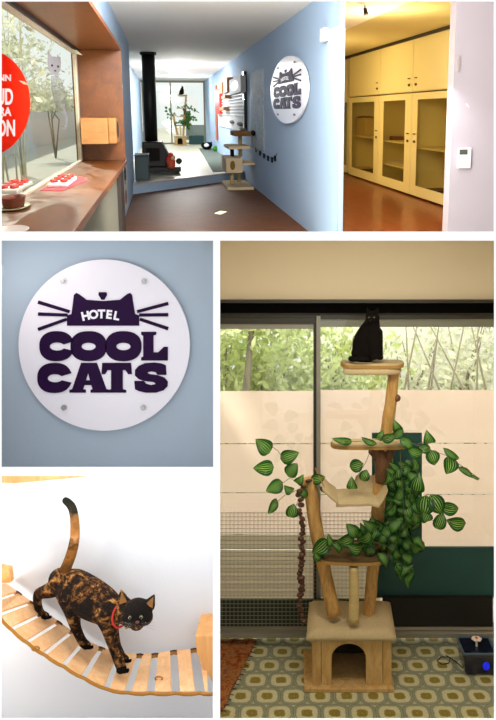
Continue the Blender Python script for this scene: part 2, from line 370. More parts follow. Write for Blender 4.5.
def catmat(name):
    t = NT(name); v = t.coord(); a = t.noise(v, 24, 4, .7, .8); b = t.noise(v, 60, 3, .7, .5)
    f = t.math('ADD', t.math('MULTIPLY', a, .7), t.math('MULTIPLY', b, .3))
    sep = t.n('SeparateXYZ'); t.l(v, sep.inputs[0])
    c = t.ramp(f, [(.40, '#120c08'), (.48, '#2a180c'), (.53, '#6e4016'), (.60, '#a06a28'), (.68, '#cf9650')])
    hd = p(139, 608, 2.40)-p(80, 640, 2.5); vd = t.n('VectorMath', operation='DISTANCE'); t.l(v, vd.inputs[0]); vd.inputs[1].default_value = hd
    f2 = t.math('SUBTRACT', f, t.math('MULTIPLY', t.math('SUBTRACT', 1, t.math('MINIMUM', t.math('DIVIDE', vd.outputs['Value'], .062), 1)), .30))
    c = t.ramp(f2, [(.42, '#120c08'), (.50, '#25170c'), (.55, '#66401c'), (.60, '#9a6c36'), (.67, '#cc9c62')])
    t.bsdf(c, .8, spec=.15, bump=t.noise(v, 260, 3), bstr=.7, bdist=.004); return t.m
m_tort = catmat('tortoiseshell_fur')
m_dark = fabric('black_fur', '#060504', '#120d0b', 120)
m_tan = fabric('tan_fur', '#b98750', '#5e3a1c', 40)
m_red = plain('red_collar', '#c8271c', .5)
m_eye = plain('cat_eye', '#4e4420', .15, coat=1)
m_black = plain('gloss_black', '#050505', .1, coat=.5)
m_pink = plain('pink_nose', '#5a3028', .5)
PX = 2.48/F
ct = thing('cat', 'tortoiseshell cat with red collar walking down the wooden slat bridge', 'cat', p(80, 640, 2.5))
def chain(mb, L, n=14, sub=4):      # L: (px, py, D, r_px) smoothed
    P = [(p(a, b, D), r*PX) for a, b, D, r in L]; pts = []; rs = []
    for i in range(len(P)-1):
        q0 = P[max(i-1, 0)]; q1 = P[i]; q2 = P[i+1]; q3 = P[min(i+2, len(P)-1)]
        for k in range(sub):
            t = k/sub
            f = lambda a, b, c, d: .5*((2*b)+(c-a)*t+(2*a-5*b+4*c-d)*t*t+(3*b-a-3*c+d)*t**3)
            pts.append(Vector([f(q0[0][j], q1[0][j], q2[0][j], q3[0][j]) for j in range(3)])); rs.append(f(q0[1], q1[1], q2[1], q3[1]))
    pts.append(P[-1][0]); rs.append(P[-1][1])
    mb.tube(pts, rs, n); mb.ball(pts[0], rs[0]*.98); mb.ball(pts[-1], rs[-1]*.98)
mb = MB()
chain(mb, [(60,580,2.50,12),(70,586,2.50,18),(83,594,2.49,19.5),(95,601,2.48,19),(106,607,2.47,17),(115,610,2.46,13.5),(124,612,2.44,11)])
chain(mb, [(63,578,2.52,11),(54,588,2.54,9),(44,592,2.56,6.6),(38.5,594,2.57,5.4),(37.5,603,2.57,4.4),(39.5,611,2.57,4.2),(41,614,2.565,4.2)])           # hind leg, stretched back
chain(mb, [(41,614.5,2.57,4.0),(46,616,2.555,3.8)], sub=2)
chain(mb, [(70,595,2.47,13),(73,608,2.47,10),(74,619,2.48,6.8),(76,628,2.49,5.2),(80.5,638,2.51,4.6),(83.5,643,2.51,4.6)])         # other hind leg
chain(mb, [(83,643,2.515,4.5),(87,645.5,2.505,4.2)], sub=2)
chain(mb, [(104,610,2.45,13),(109,624,2.445,9.5),(112,637,2.445,7.2),(115,648,2.45,6),(118.5,660,2.45,5.2),(121,667,2.45,5)])       # front leg nearest
chain(mb, [(107,612,2.50,11),(111,630,2.52,8),(115,645,2.53,6.0),(119,653,2.535,5.2),(121,657,2.535,5)])         # front leg beyond
chain(mb, [(120,657.5,2.535,4.6),(125,659,2.525,4.2)], sub=2)
# head, muzzle, ears
hc = p(137.5, 612, 2.415)
mb.ball(hc, (14.6*PX, 13*PX, 13*PX)); mb.ball(p(133, 615, 2.42), (12*PX, 12*PX, 12*PX))
mb.ball(p(137, 623.5, 2.385), (7.5*PX, 8*PX, 6.2*PX)); mb.ball(p(129, 618, 2.41), 8.5*PX); mb.ball(p(145, 617, 2.41), 8*PX)
def ear(mb, b0, b1, tip, D, th):
    A, B, T = p(*b0, D), p(*b1, D), p(*tip, D+.004); k = Vector((0, th, 0)); M_ = (A+B)/2
    mb.hexa([A, B, T+(B-A)*.06, T-(B-A)*.06], [A+k, B+k, T+(B-A)*.06+k*.35, T-(B-A)*.06+k*.35])
ear(mb, (116.5,607), (129.5,603), (120.3,589.5), 2.425, .024)
ear(mb, (143,604), (154,610.5), (154.5,594.5), 2.41, .024)
tm = MB(); tm.V = mb.V; tm.F = mb.F
fuse(tm, 'body', m_tort, ct, .0045, 5)
mb = MB(); chain(mb, [(63,577,2.5,7),(66,568,2.5,5.6),(71,555,2.5,5.4),(74.5,540,2.5,5.0),(75,526,2.5,4.6),(73.5,512,2.5,4.3),(70.5,505,2.5,4.2),(65.5,500.5,2.5,3.6)])
t = NT('ringed_tail_fur'); v = t.coord(); sp = t.n('SeparateXYZ'); t.l(v, sp.inputs[0]); nz = t.noise(v, 40, 3)
f = t.math('ADD', sp.outputs[2], t.math('MULTIPLY', t.math('SUBTRACT', nz, .5), .10))
z0 = p(0, 640, 2.5).z; hh = lambda y_: p(0, y_, 2.5).z-z0
t.bsdf(t.ramp(t.math('DIVIDE', f, .52), [(hh(575)/.52, '#3a2210'), (hh(552)/.52, '#8a5a26'), (hh(545)/.52, '#4e2f14'), (hh(536)/.52, '#c08a58'), (hh(528)/.52, '#a06a34'), (hh(515)/.52, '#7a5630'), (hh(509)/.52, '#26231c'), (1, '#151a14')]), .85, spec=.1, bump=t.noise(v, 260, 3), bstr=.7, bdist=.004)
fuse(mb, 'tail', t.m, ct, .004, 4)
# face
fd = Vector((.12, -1, -.28)).normalized()
for ex, ey in ((130.0, 617.6), (141.0, 617)):
    c = p(ex, ey, 2.372); e = MB().ball(c, 1.9*PX).build('eye', m_eye, ct); MB().ball(c+fd*1.1*PX, (1.2*PX, 1.1*PX, 1.6*PX)).build('pupil', m_black, e)
MB().ball(p(137.4, 622.3, 2.358), (1.9*PX, 1.3*PX, 1.2*PX)).build('nose', m_pink, ct)
MB().tube([p(133, 626.5, 2.362), p(136.5, 625.8, 2.358), p(137.6, 624.6, 2.357), p(139, 625.8, 2.358), p(142, 626, 2.362)], .0009, 6).build('mouth', m_black, ct)
mb = MB()
for (a, b, c, D) in (((119,604.5),(127,602),(121.3,592.5),2.421), ((145.5,604.5),(152.5,608),(153.4,597),2.406)):
    A, B, C = p(*a, D), p(*b, D), p(*c, D+.002); mb.prism([A, B, C], (0, .004, 0)); mb.build('inner_ear', m_tan, ct); mb = MB()
for k in range(3):
    for s_ in (-1, 1):
        a = p(137+s_*4, 623.5+k, 2.362); MB().tube([a, a+Vector((s_*.045, -.006, .006-.008*k))], .00028, 4).build('whisker', m_chrome, ct)
# collar around the neck
nc = p(121, 615, 2.437); ax = (p(137, 616, 2.40)-p(112, 609, 2.465)).normalized(); a1 = ax.orthogonal().normalized(); a2 = ax.cross(a1)
MB().tube([nc+(a1*math.cos(t)+a2*math.sin(t))*11*PX for t in [2*pi*k/32 for k in range(33)]], .0045, 8, squash=.6).build('collar', m_red, ct)
MB().ball(p(126.5, 627, 2.405), .007).build('collar_bell', plain('dull_gold', '#a88a4a', .3, .8), ct)
# paws: toes in dark fur
for (x, y, D, s_) in ((123,670,2.432,1), (46.5,616.5,2.548,.8), (88,646.5,2.495,.85), (126.5,660,2.518,.8)):
    pw = MB(); pw.ball(p(x-1.5, y-.8, D+.01), (5.2*PX*s_, 6.4*PX*s_, 3.6*PX*s_))
    for k in range(4): pw.ball(p(x+(k-1.5)*2.5*s_+1, y+1.2-(.6 if k in (0, 3) else 0), D-.014*s_), (1.6*PX*s_, 3.0*PX*s_, 2.0*PX*s_))
    fuse(pw, 'paw', m_dark, ct, .0028, 2)
# ------------------------------------------------------------------ room with the big cat tree
YW = 4.22
m_lintel = wallpaint('cream_wall_paint', '#e2d3b6', .05)
struct(MB().box((-.62, YW-.04, p(0, 305, YW).z), (1.55, YW+.12, 2.36)), 'wall_back', m_lintel, None, 'cream lintel wall above the window', 'wall')
struct(MB().box((-.65, 2.66, 0), (-.62, YW+.12, 2.325)), 'wall_left', m_lintel, None, 'cream left wall of the cat tree room', 'wall')
struct(MB().box((1.5, 2.20, 0), (1.53, YW+.12, 2.325)), 'wall_right', m_lintel, None, 'cream right wall of the cat tree room', 'wall')
struct(MB().hexa([(-.29, 2.20, 2.300), (1.53, 2.20, 2.300), (1.53, YW, 2.330), (-.62, YW, 2.330)], [(-.29, 2.20, 2.315), (1.53, 2.20, 2.315), (1.53, YW, 2.36), (-.62, YW, 2.36)]), 'ceiling', m_lintel, None, 'cream ceiling of the cat tree room', 'ceiling')
# patterned floor
t = NT('ogee_patterned_vinyl'); v = t.coord(scale=(1/.135, 1/.27, 1)); S = t.n('SeparateXYZ'); t.l(v, S.inputs[0])
def cell(ox, oy, squ):
    fx = t.math('SUBTRACT', t.math('FRACT', t.math('ADD', S.outputs[0], ox)), .5); fy = t.math('MULTIPLY', t.math('SUBTRACT', t.math('FRACT', t.math('ADD', S.outputs[1], oy)), .5), 2)
    ax = t.math('POWER', t.math('ABSOLUTE', fx), 3.2); ay = t.math('POWER', t.math('ABSOLUTE', t.math('MULTIPLY', fy, squ)), 3.2)
    return t.math('POWER', t.math('ADD', ax, ay), 1/3.2), t.math('ADD', fx, 0), fy
dA, ax_, ay_ = cell(0, 0, 1.0); dB, bx_, by_ = cell(.5, .5, 1.0)
dm = t.math('MINIMUM', dA, dB)
wob = t.math('MULTIPLY', t.math('SUBTRACT', t.noise(t.coord(), 42, 3), .5), .10); d = t.math('ADD', dm, wob)
c = t.ramp(d, [(0, '#a8985a'), (.06, '#8a7c34'), (.19, '#968740'), (.22, '#d6d0a8'), (.37, '#d2ccaa'), (.42, '#80866f'), (.46, '#a5a78e'), (.50, '#7b816e'), (.56, '#c2bf9e')])
gr = t.noise(t.coord(), 150, 2); c = t.mix(t.math('MULTIPLY', gr, .45), c, lin('#7c7850'), 'MULTIPLY')
t.bsdf(c, .55, spec=.25, bump=gr, bstr=.1, bdist=.002); m_tile = t.m
struct(MB().box((-.62, 2.20, -.05), (1.5, YW+.1, 0)), 'floor', m_tile, None, 'vinyl floor with olive medallions in a grey lattice', 'floor')

# window: frames, panes, frosted film with two clear seams, threshold
m_alu = plain('bronze_anodised_frame', '#3a3830', .45, .5, bstr=0)
m_aluL = plain('grey_aluminium_frame', '#8f8c80', .45, .2, bstr=0)
m_track = plain('black_curtain_track', '#050403', .9, bstr=0, spec=.05)
m_gl = glass('window_glass', '#f4f8f4', .05)
win = MB(); b_ = lambda x0, y0, x1, y1, D0, D1: pxbox(x0, y0, x1, y1, D0, D1)
fr = MB()
fr.box(*b_(100, 300, 520, 303, YW-.10, YW)); fr.box(*b_(313.5, 318, 316.5, 628, YW-.03, YW+.02))
fr2 = MB(); fr2.box(*b_(316.5, 316, 320.5, 628, YW-.05, YW+.02))
fr3 = MB(); fr3.box(*b_(100, 627, 520, 630, YW-.06, YW+.03)); fr3.box(*b_(100, 630, 520, 634, YW-.09, YW+.03)); fr3.box(*b_(100, 634, 520, 638, YW-.12, YW+.03))
w3 = struct(fr, 'window_3', m_alu, None, 'sliding window with frosted film behind the cat tree', 'window')
o3 = Vector(w3['_o'])
def wpart(mb, name, mt): return mb.build(name, mt, w3)
wpart(fr2, 'sliding_sash_stile', m_aluL); wpart(fr3, 'threshold', m_aluL)
tr = MB(); tr.box(*b_(100, 303.2, 520, 313, YW-.09, YW)); wpart(tr, 'curtain_track', m_track)
h1 = MB(); h1.box(*b_(100, 312.5, 322, 318, YW-.03, YW)); h1.box(*b_(100, 318, 314, 324, YW-.045, YW)); wpart(h1, 'head_rail', m_alu)
h1 = MB(); h1.box(*b_(100, 322, 314, 329, YW-.02, YW)); h1.box(*b_(320, 313, 520, 319, YW-.04, YW)); wpart(h1, 'head_rail', m_alu)
h1 = MB(); h1.box(*b_(320, 319, 520, 327, YW-.01, YW)); h1.box(*b_(100, 324, 314, 329, YW-.03, YW+.01)); wpart(h1, 'sash_rail', m_aluL)
g = MB().box(*b_(60, 318, 315, 628, YW+.010, YW+.014)); wpart(g, 'pane', m_gl)
g = MB().box(*b_(317, 318, 560, 628, YW-.012, YW-.008)); wpart(g, 'pane', m_gl)
t = NT('frosted_film'); dd = t.n('BsdfDiffuse'); tt = t.n('BsdfTranslucent'); nz = t.noise(t.coord(scale=(1, 1, 3)), 2, 3)
dd.inputs[0].default_value = lin('#d8d2c6'); t.l(t.mix(nz, lin('#eeddd6'), lin('#faebe4')), tt.inputs[0])
ms = t.n('MixShader'); ms.inputs[0].default_value = .85; t.l(dd.outputs[0], ms.inputs[1]); t.l(tt.outputs[0], ms.inputs[2]); t.l(ms.outputs[0], t.out.inputs[0]); m_film = t.m
t = NT('shade_grey_frosted_film'); dd = t.n('BsdfDiffuse'); tt = t.n('BsdfTranslucent'); bd_ = t.n('TexWave'); bd_.bands_direction = 'Z'; bd_.inputs['Scale'].default_value = 7; t.l(t.coord(), bd_.inputs['Vector'])  # lower film greyed to stand in for the darker outside behind it
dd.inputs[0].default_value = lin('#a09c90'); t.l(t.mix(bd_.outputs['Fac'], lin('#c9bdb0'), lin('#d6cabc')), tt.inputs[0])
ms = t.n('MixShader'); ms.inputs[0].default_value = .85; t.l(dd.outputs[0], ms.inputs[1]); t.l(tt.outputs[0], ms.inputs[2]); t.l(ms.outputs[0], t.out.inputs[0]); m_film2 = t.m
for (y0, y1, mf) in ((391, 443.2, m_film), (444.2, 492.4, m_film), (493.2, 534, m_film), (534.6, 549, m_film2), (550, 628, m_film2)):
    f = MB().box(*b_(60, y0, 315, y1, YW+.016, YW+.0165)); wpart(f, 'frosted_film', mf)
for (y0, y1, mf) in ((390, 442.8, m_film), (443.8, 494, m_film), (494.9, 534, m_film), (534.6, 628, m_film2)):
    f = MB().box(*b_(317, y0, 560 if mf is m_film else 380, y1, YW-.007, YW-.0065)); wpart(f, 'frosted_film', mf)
wpart(MB().box(*b_(380, 534, 560, 628, YW-.007, YW-.0065)), 'frosted_film', m_film)
# wire mesh guard low on the window
m_wire = plain('grey_wire', '#84847a', .5, .3, bstr=0)
mb = MB(); xa, xb = 190, 374; n = 46
for i in range(n+1):
    x = p(xa+(xb-xa)*i/n, 0, YW-.13).x; mb.box((x-.0013, YW-.132, p(0, 627, YW-.13).z), (x+.0013, YW-.130, p(0, 512, YW-.13).z))
for i in range(30):
    z = p(0, 513+i*3.95, YW-.13).z; mb.box((p(xa, 0, YW-.13).x, YW-.130, z-.0013), (p(xb, 0, YW-.13).x, YW-.128, z+.0013))
tag(mb.build('wire_mesh_guard', m_wire), 'grey square wire mesh guard along the lower left window', 'mesh guard')
m_teal = plain('dark_teal_board', '#1c4a4a', .6, var=.15, bstr=0)
m_blk = plain('black_board', '#090807', .7, bstr=0)
m_dgreen = plain('dark_green_board', '#22301f', .7, var=.3, bstr=0)
tag(MB().box(*b_(372, 433, 422, 598, YW-.05, YW-.038)).build('teal_board', m_teal, bevel=.002), 'tall dark teal board standing against the window behind the vine', 'board')
tag(MB().box(*b_(374, 547.5, 500, 598, YW-.075, YW-.055)).build('teal_board', m_teal, bevel=.002), 'low wide dark teal board along the window bottom right', 'board')
tag(MB().box(*b_(383, 598, 493, 627, YW-.115, YW-.08)).build('black_plinth', m_blk, bevel=.003), 'long black plinth under the low teal board', 'plinth')
tag(MB().box(*b_(190, 600, 372, 626.5, YW-.10, YW-.08)).build('green_board', m_dgreen, bevel=.002), 'low dark green board behind the wire mesh at floor level', 'board')

# garden outside
m_gwall = plain('white_garden_wall', '#d9d5cc', .9, var=.08, scale=2)
m_ground = plain('pale_paving', '#b9b4a6', .9, var=.1)
struct(MB().box((-4, YW+.14, -.1), (6, 12, -.02)), 'ground', m_ground, None, 'pale paving outside the window', 'ground')
struct(MB().box((-.2, 7.6, -.02), (6, 7.75, 1.75)), 'garden_wall', m_gwall, None, 'white garden wall outside the window', 'wall')
def leafmat(name, stops, tr=.5):
    t = NT(name); c = t.ramp(t.noise(t.coord(), 3, 3), stops); a = t.n('BsdfDiffuse'); b = t.n('BsdfTranslucent'); t.l(c, a.inputs[0]); t.l(c, b.inputs[0])
    m = t.n('MixShader'); m.inputs[0].default_value = tr; t.l(a.outputs[0], m.inputs[1]); t.l(b.outputs[0], m.inputs[2]); t.l(m.outputs[0], t.out.inputs[0]); return t.m
m_bush = leafmat('sunlit_foliage', [(.3, '#93a45c'), (.5, '#c8d092'), (.7, '#f0f0cc')])
m_bush2 = leafmat('pale_foliage', [(.3, '#b0b898'), (.6, '#ebead4')])
m_bark = wood('grey_bark', [(.3, '#6b6254'), (.7, '#9a8e7a')], (8, 8, 1), .9)
rg = random.Random(3)
def cloud(mb, c, r, n, s, rg=rg, yslim=1):
    for i in range(n):
        q = Vector((rg.gauss(0, .5), rg.gauss(0, .5)*yslim, rg.gauss(0, .5))); q = Vector((q.x*r[0], q.y*r[1], q.z*r[2]))+Vector(c)
        if q.z < .02: q.z = .02+rg.random()*.3
        a = Vector((rg.uniform(-1, 1), rg.uniform(-1, 1), rg.uniform(-1, 1))).normalized(); b = a.orthogonal().normalized(); L = s*rg.uniform(.6, 1.3)
        mb.add([q-a*L, q-b*L*.4, q+a*L, q+b*L*.4], [(0, 1, 2, 3)])
def shrub(x, y, h, r, n, mt, label, s=.05, name='garden_shrub', cat='shrub', group=None, room=None, z0=-.02, fol='foliage'):
    t_ = thing(name, label, cat, (x, y, z0), room, group); mb = MB(); cloud(mb, (x, y, z0+h*.6), (r, r*.7, h*.42), n, s); o = mb.build(fol, mt, t_); o['kind'] = 'stuff'
    sb = MB()
    for k in range(4): sb.tube([(x, y, z0), (x+rg.uniform(-.2, .2)*r, y+rg.uniform(-.2, .2)*r, z0+h*.5), (x+rg.uniform(-.6, .6)*r, y, z0+h*.9)], [.018, .012, .004], 6)
    sb.build('stem', m_bark, t_); return t_
shrub(p(225, 0, 6.4).x, 6.4, 1.95, .55, 2200, m_bush, 'pale green shrub outside the left pane, left of the trunk')
shrub(p(275, 0, 6.6).x, 6.6, 1.75, .55, 2200, m_bush, 'pale green shrub outside the left pane, right of the trunk')
shrub(p(345, 0, 6.4).x, 6.4, 1.7, .45, 1500, m_bush, 'pale green shrub outside the window behind the black cat')
shrub(p(415, 0, 6.9).x, 6.9, 1.6, .5, 900, m_bush2, 'sparse whitish shrub right of the branch post outside', .045)
shrub(p(470, 0, 6.9).x, 6.9, 1.8, .45, 1200, m_bush2, 'whitish shrub outside at the far right of the window', .045)
tt_ = thing('garden_tree', 'slim tree leaning outside the left window pane', 'tree', (p(243, 0, 5.8).x, 5.8, -.02))
MB().tube([p(238, 560, 5.8), p(243, 420, 5.8), p(248, 370, 5.8), p(254, 300, 5.8)], [.035, .032, .028, .02], 10).build('trunk', m_bark, tt_)
mb = MB(); cloud(mb, p(262, 318, 5.8), (.75, .3, .2), 900, .05); mb.build('foliage', m_bush, tt_)['kind'] = 'stuff'
mb = MB()
for k in range(9):
    x0 = p(395+k*11, 0, 6.2).x; mb.tube([(x0, 6.2, 0), (x0+rg.uniform(-.1, .1), 6.2, 1.0), (x0+rg.uniform(-.45, .45), 6.25, rg.uniform(1.7, 2.1))], [.012, .01, .004], 5)
ob = mb.build('bare_branches', m_bark); tag(ob, 'thin bare branches in front of the white garden wall', 'branches', kind='stuff')
light('AREA', 'tree_room_fill', (.35, 3.0, 2.26), 14.5, (1, .93, .78), .7, .35, (.3, 3.5, .4))  # unseen area light added to light the cat tree from the front

light('AREA', 'garden_sun_fill', (.5, 6.0, 2.30), 135, (1, .98, .92), 5, 3.2, (.5, 6.0, 0))  # added area light in place of the blocked sun over the garden
# ------------------------------------------------------------------ cat tree
m_ply = wood('plywood', [(.3, '#a5804a'), (.5, '#bf9a60'), (.7, '#cfae78')], (6, 6, 1.2), .6, freq=4)
m_branch = wood('natural_branch_wood', [(.25, '#8a6230'), (.5, '#b98d4e'), (.75, '#d6ae6c')], (8, 8, 1.5), .6, freq=4, bstr=.4)
m_branchd = wood('dark_bark_branch', [(.25, '#3d2413'), (.6, '#6b4424'), (.8, '#8a5e34')], (8, 8, 1.5), .7, freq=4, bstr=.5)
m_sisal = wood('pale_sisal_post', [(.3, '#b29a62'), (.7, '#cdb882')], (2, 2, 30), .8, freq=5, bstr=.5)
m_fleece = fabric('beige_fleece', '#c9b794', '#a8936c', 90)
m_shag = fabric('brown_shag_fleece', '#6e5a3c', '#453722', 130)
m_edge = fabric('tan_board_edge', '#b28d52', '#8d6a38', 60)
m_hole = plain('dark_inside_shade_and_joints', '#2e2818', .9)  # dark colour stands in for shade inside house and cubby; joints too
tree = thing('cat_tree', 'tall natural-branch cat tree with plywood house base, standing before the frosted window', 'cat tree', (p(349, 0, 3.85).x, 3.85, 0))
TD = 3.85
# base board
a = p(304, 690, 3.70); b = p(394, 690, 3.70)
mb = MB().box((a.x, 3.69, 0), (b.x, 4.06, .022)); mb.build('base_board', m_ply, tree, bevel=.004)
# house body with arched door
x0, x1 = p(312.5, 0, 3.72).x, p(391.5, 0, 3.72).x; zt = p(0, 637, 3.72).z; yb = 4.03
fx = [(x0, .022), (p(332, 0, 3.72).x, .022)]; xl, xr = p(331.5, 0, 3.72).x, p(366, 0, 3.72).x; za = p(0, 658, 3.72).z; zr = p(0, 643.5, 3.72).z
arch = [(xl, .024), (xl, za)]+[((xl+xr)/2-(xr-xl)/2*math.cos(t_), za+(zr-za)*math.sin(t_)) for t_ in [k*pi/14 for k in range(1, 14)]]+[(xr, za), (xr, .024)]
outl = [(x0, .022), (x0, zt), (x1, zt), (x1, .022)]
front = [(x0, .022)]+[(x0, zt), (x1, zt), (x1, .022)]+arch[::-1]
vf = poly2d([front]); mb = MB(); slab(mb, vf, lambda u, v, h: Vector((u, 3.72-h, v)), -.014, 0); fixn(mb.build('front_panel', m_ply, tree))
mb = MB(); mb.box((x0, 3.735, .022), (x0+.012, yb, zt)); mb.build('side_panel', m_ply, tree)
mb = MB(); mb.box((x1-.012, 3.735, .022), (x1, yb, zt)); mb.build('side_panel', m_ply, tree)
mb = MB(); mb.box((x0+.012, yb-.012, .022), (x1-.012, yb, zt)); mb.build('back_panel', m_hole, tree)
for xx in (x0+.045, x1-.045): MB().box((xx-.001, 3.7185, .03), (xx+.001, 3.7195, zt-.01)).build('panel_joint', m_hole, tree)
mb = MB()
n = 18; rows = []
for j in range(n+1):
    for i in range(n+1):
        u, v = i/n, j/n; xx = x0-.032+(x1-x0+.052)*u+.018*v; yy = 3.692+(4.06-3.692)*v; e = min(u, 1-u, v, 1-v)
        rows.append((xx, yy, zt+.012+.026*min(1, (e*9))**.5+.006*mnoise.noise(Vector((xx*9, yy*9, 0)))))
vs = rows+[(q[0], q[1], zt-.006) for q in rows]; N = (n+1)**2
fs = [(j*(n+1)+i, j*(n+1)+i+1, (j+1)*(n+1)+i+1, (j+1)*(n+1)+i) for j in range(n) for i in range(n)]
fs += [tuple(N+k for k in reversed(f)) for f in fs]
bd = [i for i in range(n+1)]+[j*(n+1)+n for j in range(1, n+1)]+[n*(n+1)+i for i in range(n-1, -1, -1)]+[j*(n+1) for j in range(n-1, 0, -1)]
fs += [(bd[k], N+bd[k], N+bd[(k+1) % len(bd)], bd[(k+1) % len(bd)]) for k in range(len(bd))]
mb.add(vs, fs, True); fixn(mb.build('roof_cushion', m_fleece, tree))
ztop = zt+.03
def post(pts, mt, name='post', seed=0, nse=.006):
    P = [(p(a, b, D), r*D/F) for a, b, D, r in pts]; V_, R_ = [], []
    for i in range(len(P)-1):
        for k in range(6):
            s_ = k/6; V_.append(P[i][0].lerp(P[i+1][0], s_)); R_.append((P[i][1]*(1-s_)+P[i+1][1]*s_)*(1+.07*mnoise.noise(V_[-1]*14+Vector((seed, 0, 0)))))
    V_.append(P[-1][0]); R_.append(P[-1][1]); V_ = [q+Vector((nse*mnoise.noise(q*6+Vector((seed*3, 1, 0))), 0, 0)) for q in V_]
    mb = MB(); mb.tube(V_, R_, 16); return mb.build(name, mt, tree)
post([(334.5,615,3.80,6.6),(327,582,3.82,6.6),(318,540,3.84,6.8),(308.5,478,3.86,7.0)], m_branch, seed=1)
post([(354,622,3.74,5.2),(354,592,3.74,5.0),(353.5,566,3.74,5.0)], m_sisal, seed=2)
post([(368,618,3.88,5.6),(371,590,3.89,6),(375,548,3.9,6.4),(379,500,3.9,6.6),(384,448,3.9,6.6),(391,405,3.88,6),(394,368,3.86,5.6)], m_branch, seed=3)
post([(382,482,3.885,6.4),(383.5,466,3.875,8.2),(380,455,3.87,7),(372,449,3.86,5)], m_branchd, 'branch_fork', seed=4)
post([(383.5,470,3.88,7),(388,455,3.88,5.4),(391,448,3.88,4)], m_branchd, 'branch_fork', seed=5)
mb = MB(); mb.ball(p(397, 398, 3.865), .02); mb.build('knot', m_branchd, tree)
def platform(poly, z, th, name, mt, mtop=None, rim=0):
    vf = poly2d([poly]); mb = MB(); slab(mb, vf, lambda u, v, h: Vector((u, v, z+h)), -th, 0); o = fixn(mb.build(name, mt, tree, bevel=.004))
    if mtop:
        cx_ = sum(q[0] for q in poly)/len(poly); cy_ = sum(q[1] for q in poly)/len(poly)
        vf = poly2d([[(cx_+(q[0]-cx_)*.97, cy_+(q[1]-cy_)*.97) for q in poly]]); mb = MB(); slab(mb, vf, lambda u, v, h: Vector((u, v, z+h)), 0, .010); fixn(mb.build('fleece_top', mtop, o, bevel=.004))
    return o
def wavy(cx, cy, a, b, n=40, w=.05, ph=0, pw=.6):
    return [(cx+a*math.copysign(abs(math.cos(t))**pw, math.cos(t))*(1+w*math.sin(3*t+ph)), cy+b*math.copysign(abs(math.sin(t))**pw, math.sin(t))*(1+w*math.cos(2*t+ph))) for t in [2*pi*k/n for k in range(n)]]
def at(px, py, D): q = p(px, py, D); return q
# top platform
q = at(373, 362.5, 3.83); zTop = q.z
platform(wavy(q.x, 3.85, 31.5*3.83/F, .085), zTop-.008, .016, 'top_platform', m_edge, m_fleece)
mb = MB(); cl = wavy(q.x-.012, 3.85, 29*3.83/F, .08, 40, .06, 2)
mb.prism([(x, y, zTop-.024) for x, y in cl], (0, 0, -.034)); fixn(mb.build('fleece_underside', m_fleece, tree, bevel=.012))
q = at(369.5, 444, 3.85)
platform(wavy(q.x, 3.86, 38.5*3.85/F, .065, w=.03), q.z, .018, 'middle_platform', m_edge, m_fleece)
q = at(353.5, 563, 3.72)
platform(wavy(q.x, 3.85, 36.5*3.76/F, .145, w=.05, ph=1), q.z+.004, .016, 'low_platform', m_edge, m_shag)
# hammock bed
A = [p(322, 487, 3.80), p(332, 509, 3.74), p(385, 506, 3.74), p(388, 486, 3.80)]; k = Vector((0, .17, .0))
def sheet(rows, th, name, mt):
    mb = MB(); R_, C_ = len(rows), len(rows[0]); vs = [Vector(q) for r_ in rows for q in r_]; vs2 = [q-Vector((0, 0, th)) for q in vs]; N = len(vs)
    fs = [(j*C_+i, j*C_+i+1, (j+1)*C_+i+1, (j+1)*C_+i) for j in range(R_-1) for i in range(C_-1)]; fs += [tuple(N+x for x in reversed(f)) for f in fs]
    bd = [i for i in range(C_)]+[j*C_+C_-1 for j in range(1, R_)]+[(R_-1)*C_+i for i in range(C_-2, -1, -1)]+[j*C_ for j in range(R_-2, 0, -1)]
    fs += [(bd[k], N+bd[k], N+bd[(k+1) % len(bd)], bd[(k+1) % len(bd)]) for k in range(len(bd))]
    mb.add(vs+vs2, fs, True); return fixn(mb.build(name, mt, tree, bevel=.004))
rows = []
for j in range(9):
    v = j/8; row = []
    for i in range(15):
        u = i/14; xx = 322+(387-322)*u; D = 3.74+.24*v
        yy = 505-(1.5*math.sin(pi*u))+(-17*max(0, (.17-u)/.17)**1.4)-16*max(0, (u-.86)/.14)**1.2
        q = p(322, yy, 3.74); X_ = p(xx+(8 if u < .2 else 0)*(1-max(0, (.17-u)/.17)), 0, 3.78).x
        z_ = q.z+(.05 if False else 0)+.014*mnoise.noise(Vector((u*5, v*5, 3)))
        if v > .8 and u > .5: z_ += .075*((v-.8)/.2)
        row.append((X_, D, z_))
    rows.append(row)
sheet(rows, .016, 'hammock_bed', m_fleece)
mb = MB(); mb.tube([p(324.5, 488, 3.77), p(320, 478, 3.81), p(315, 468, 3.85)], .003, 6); mb.build('hammock_cord', m_rope, tree)
mb = MB(); mb.tube([p(326, 489, 3.96), p(321, 480, 3.91), p(316, 471, 3.87)], .0025, 6); mb.build('hammock_cord', m_rope, tree)

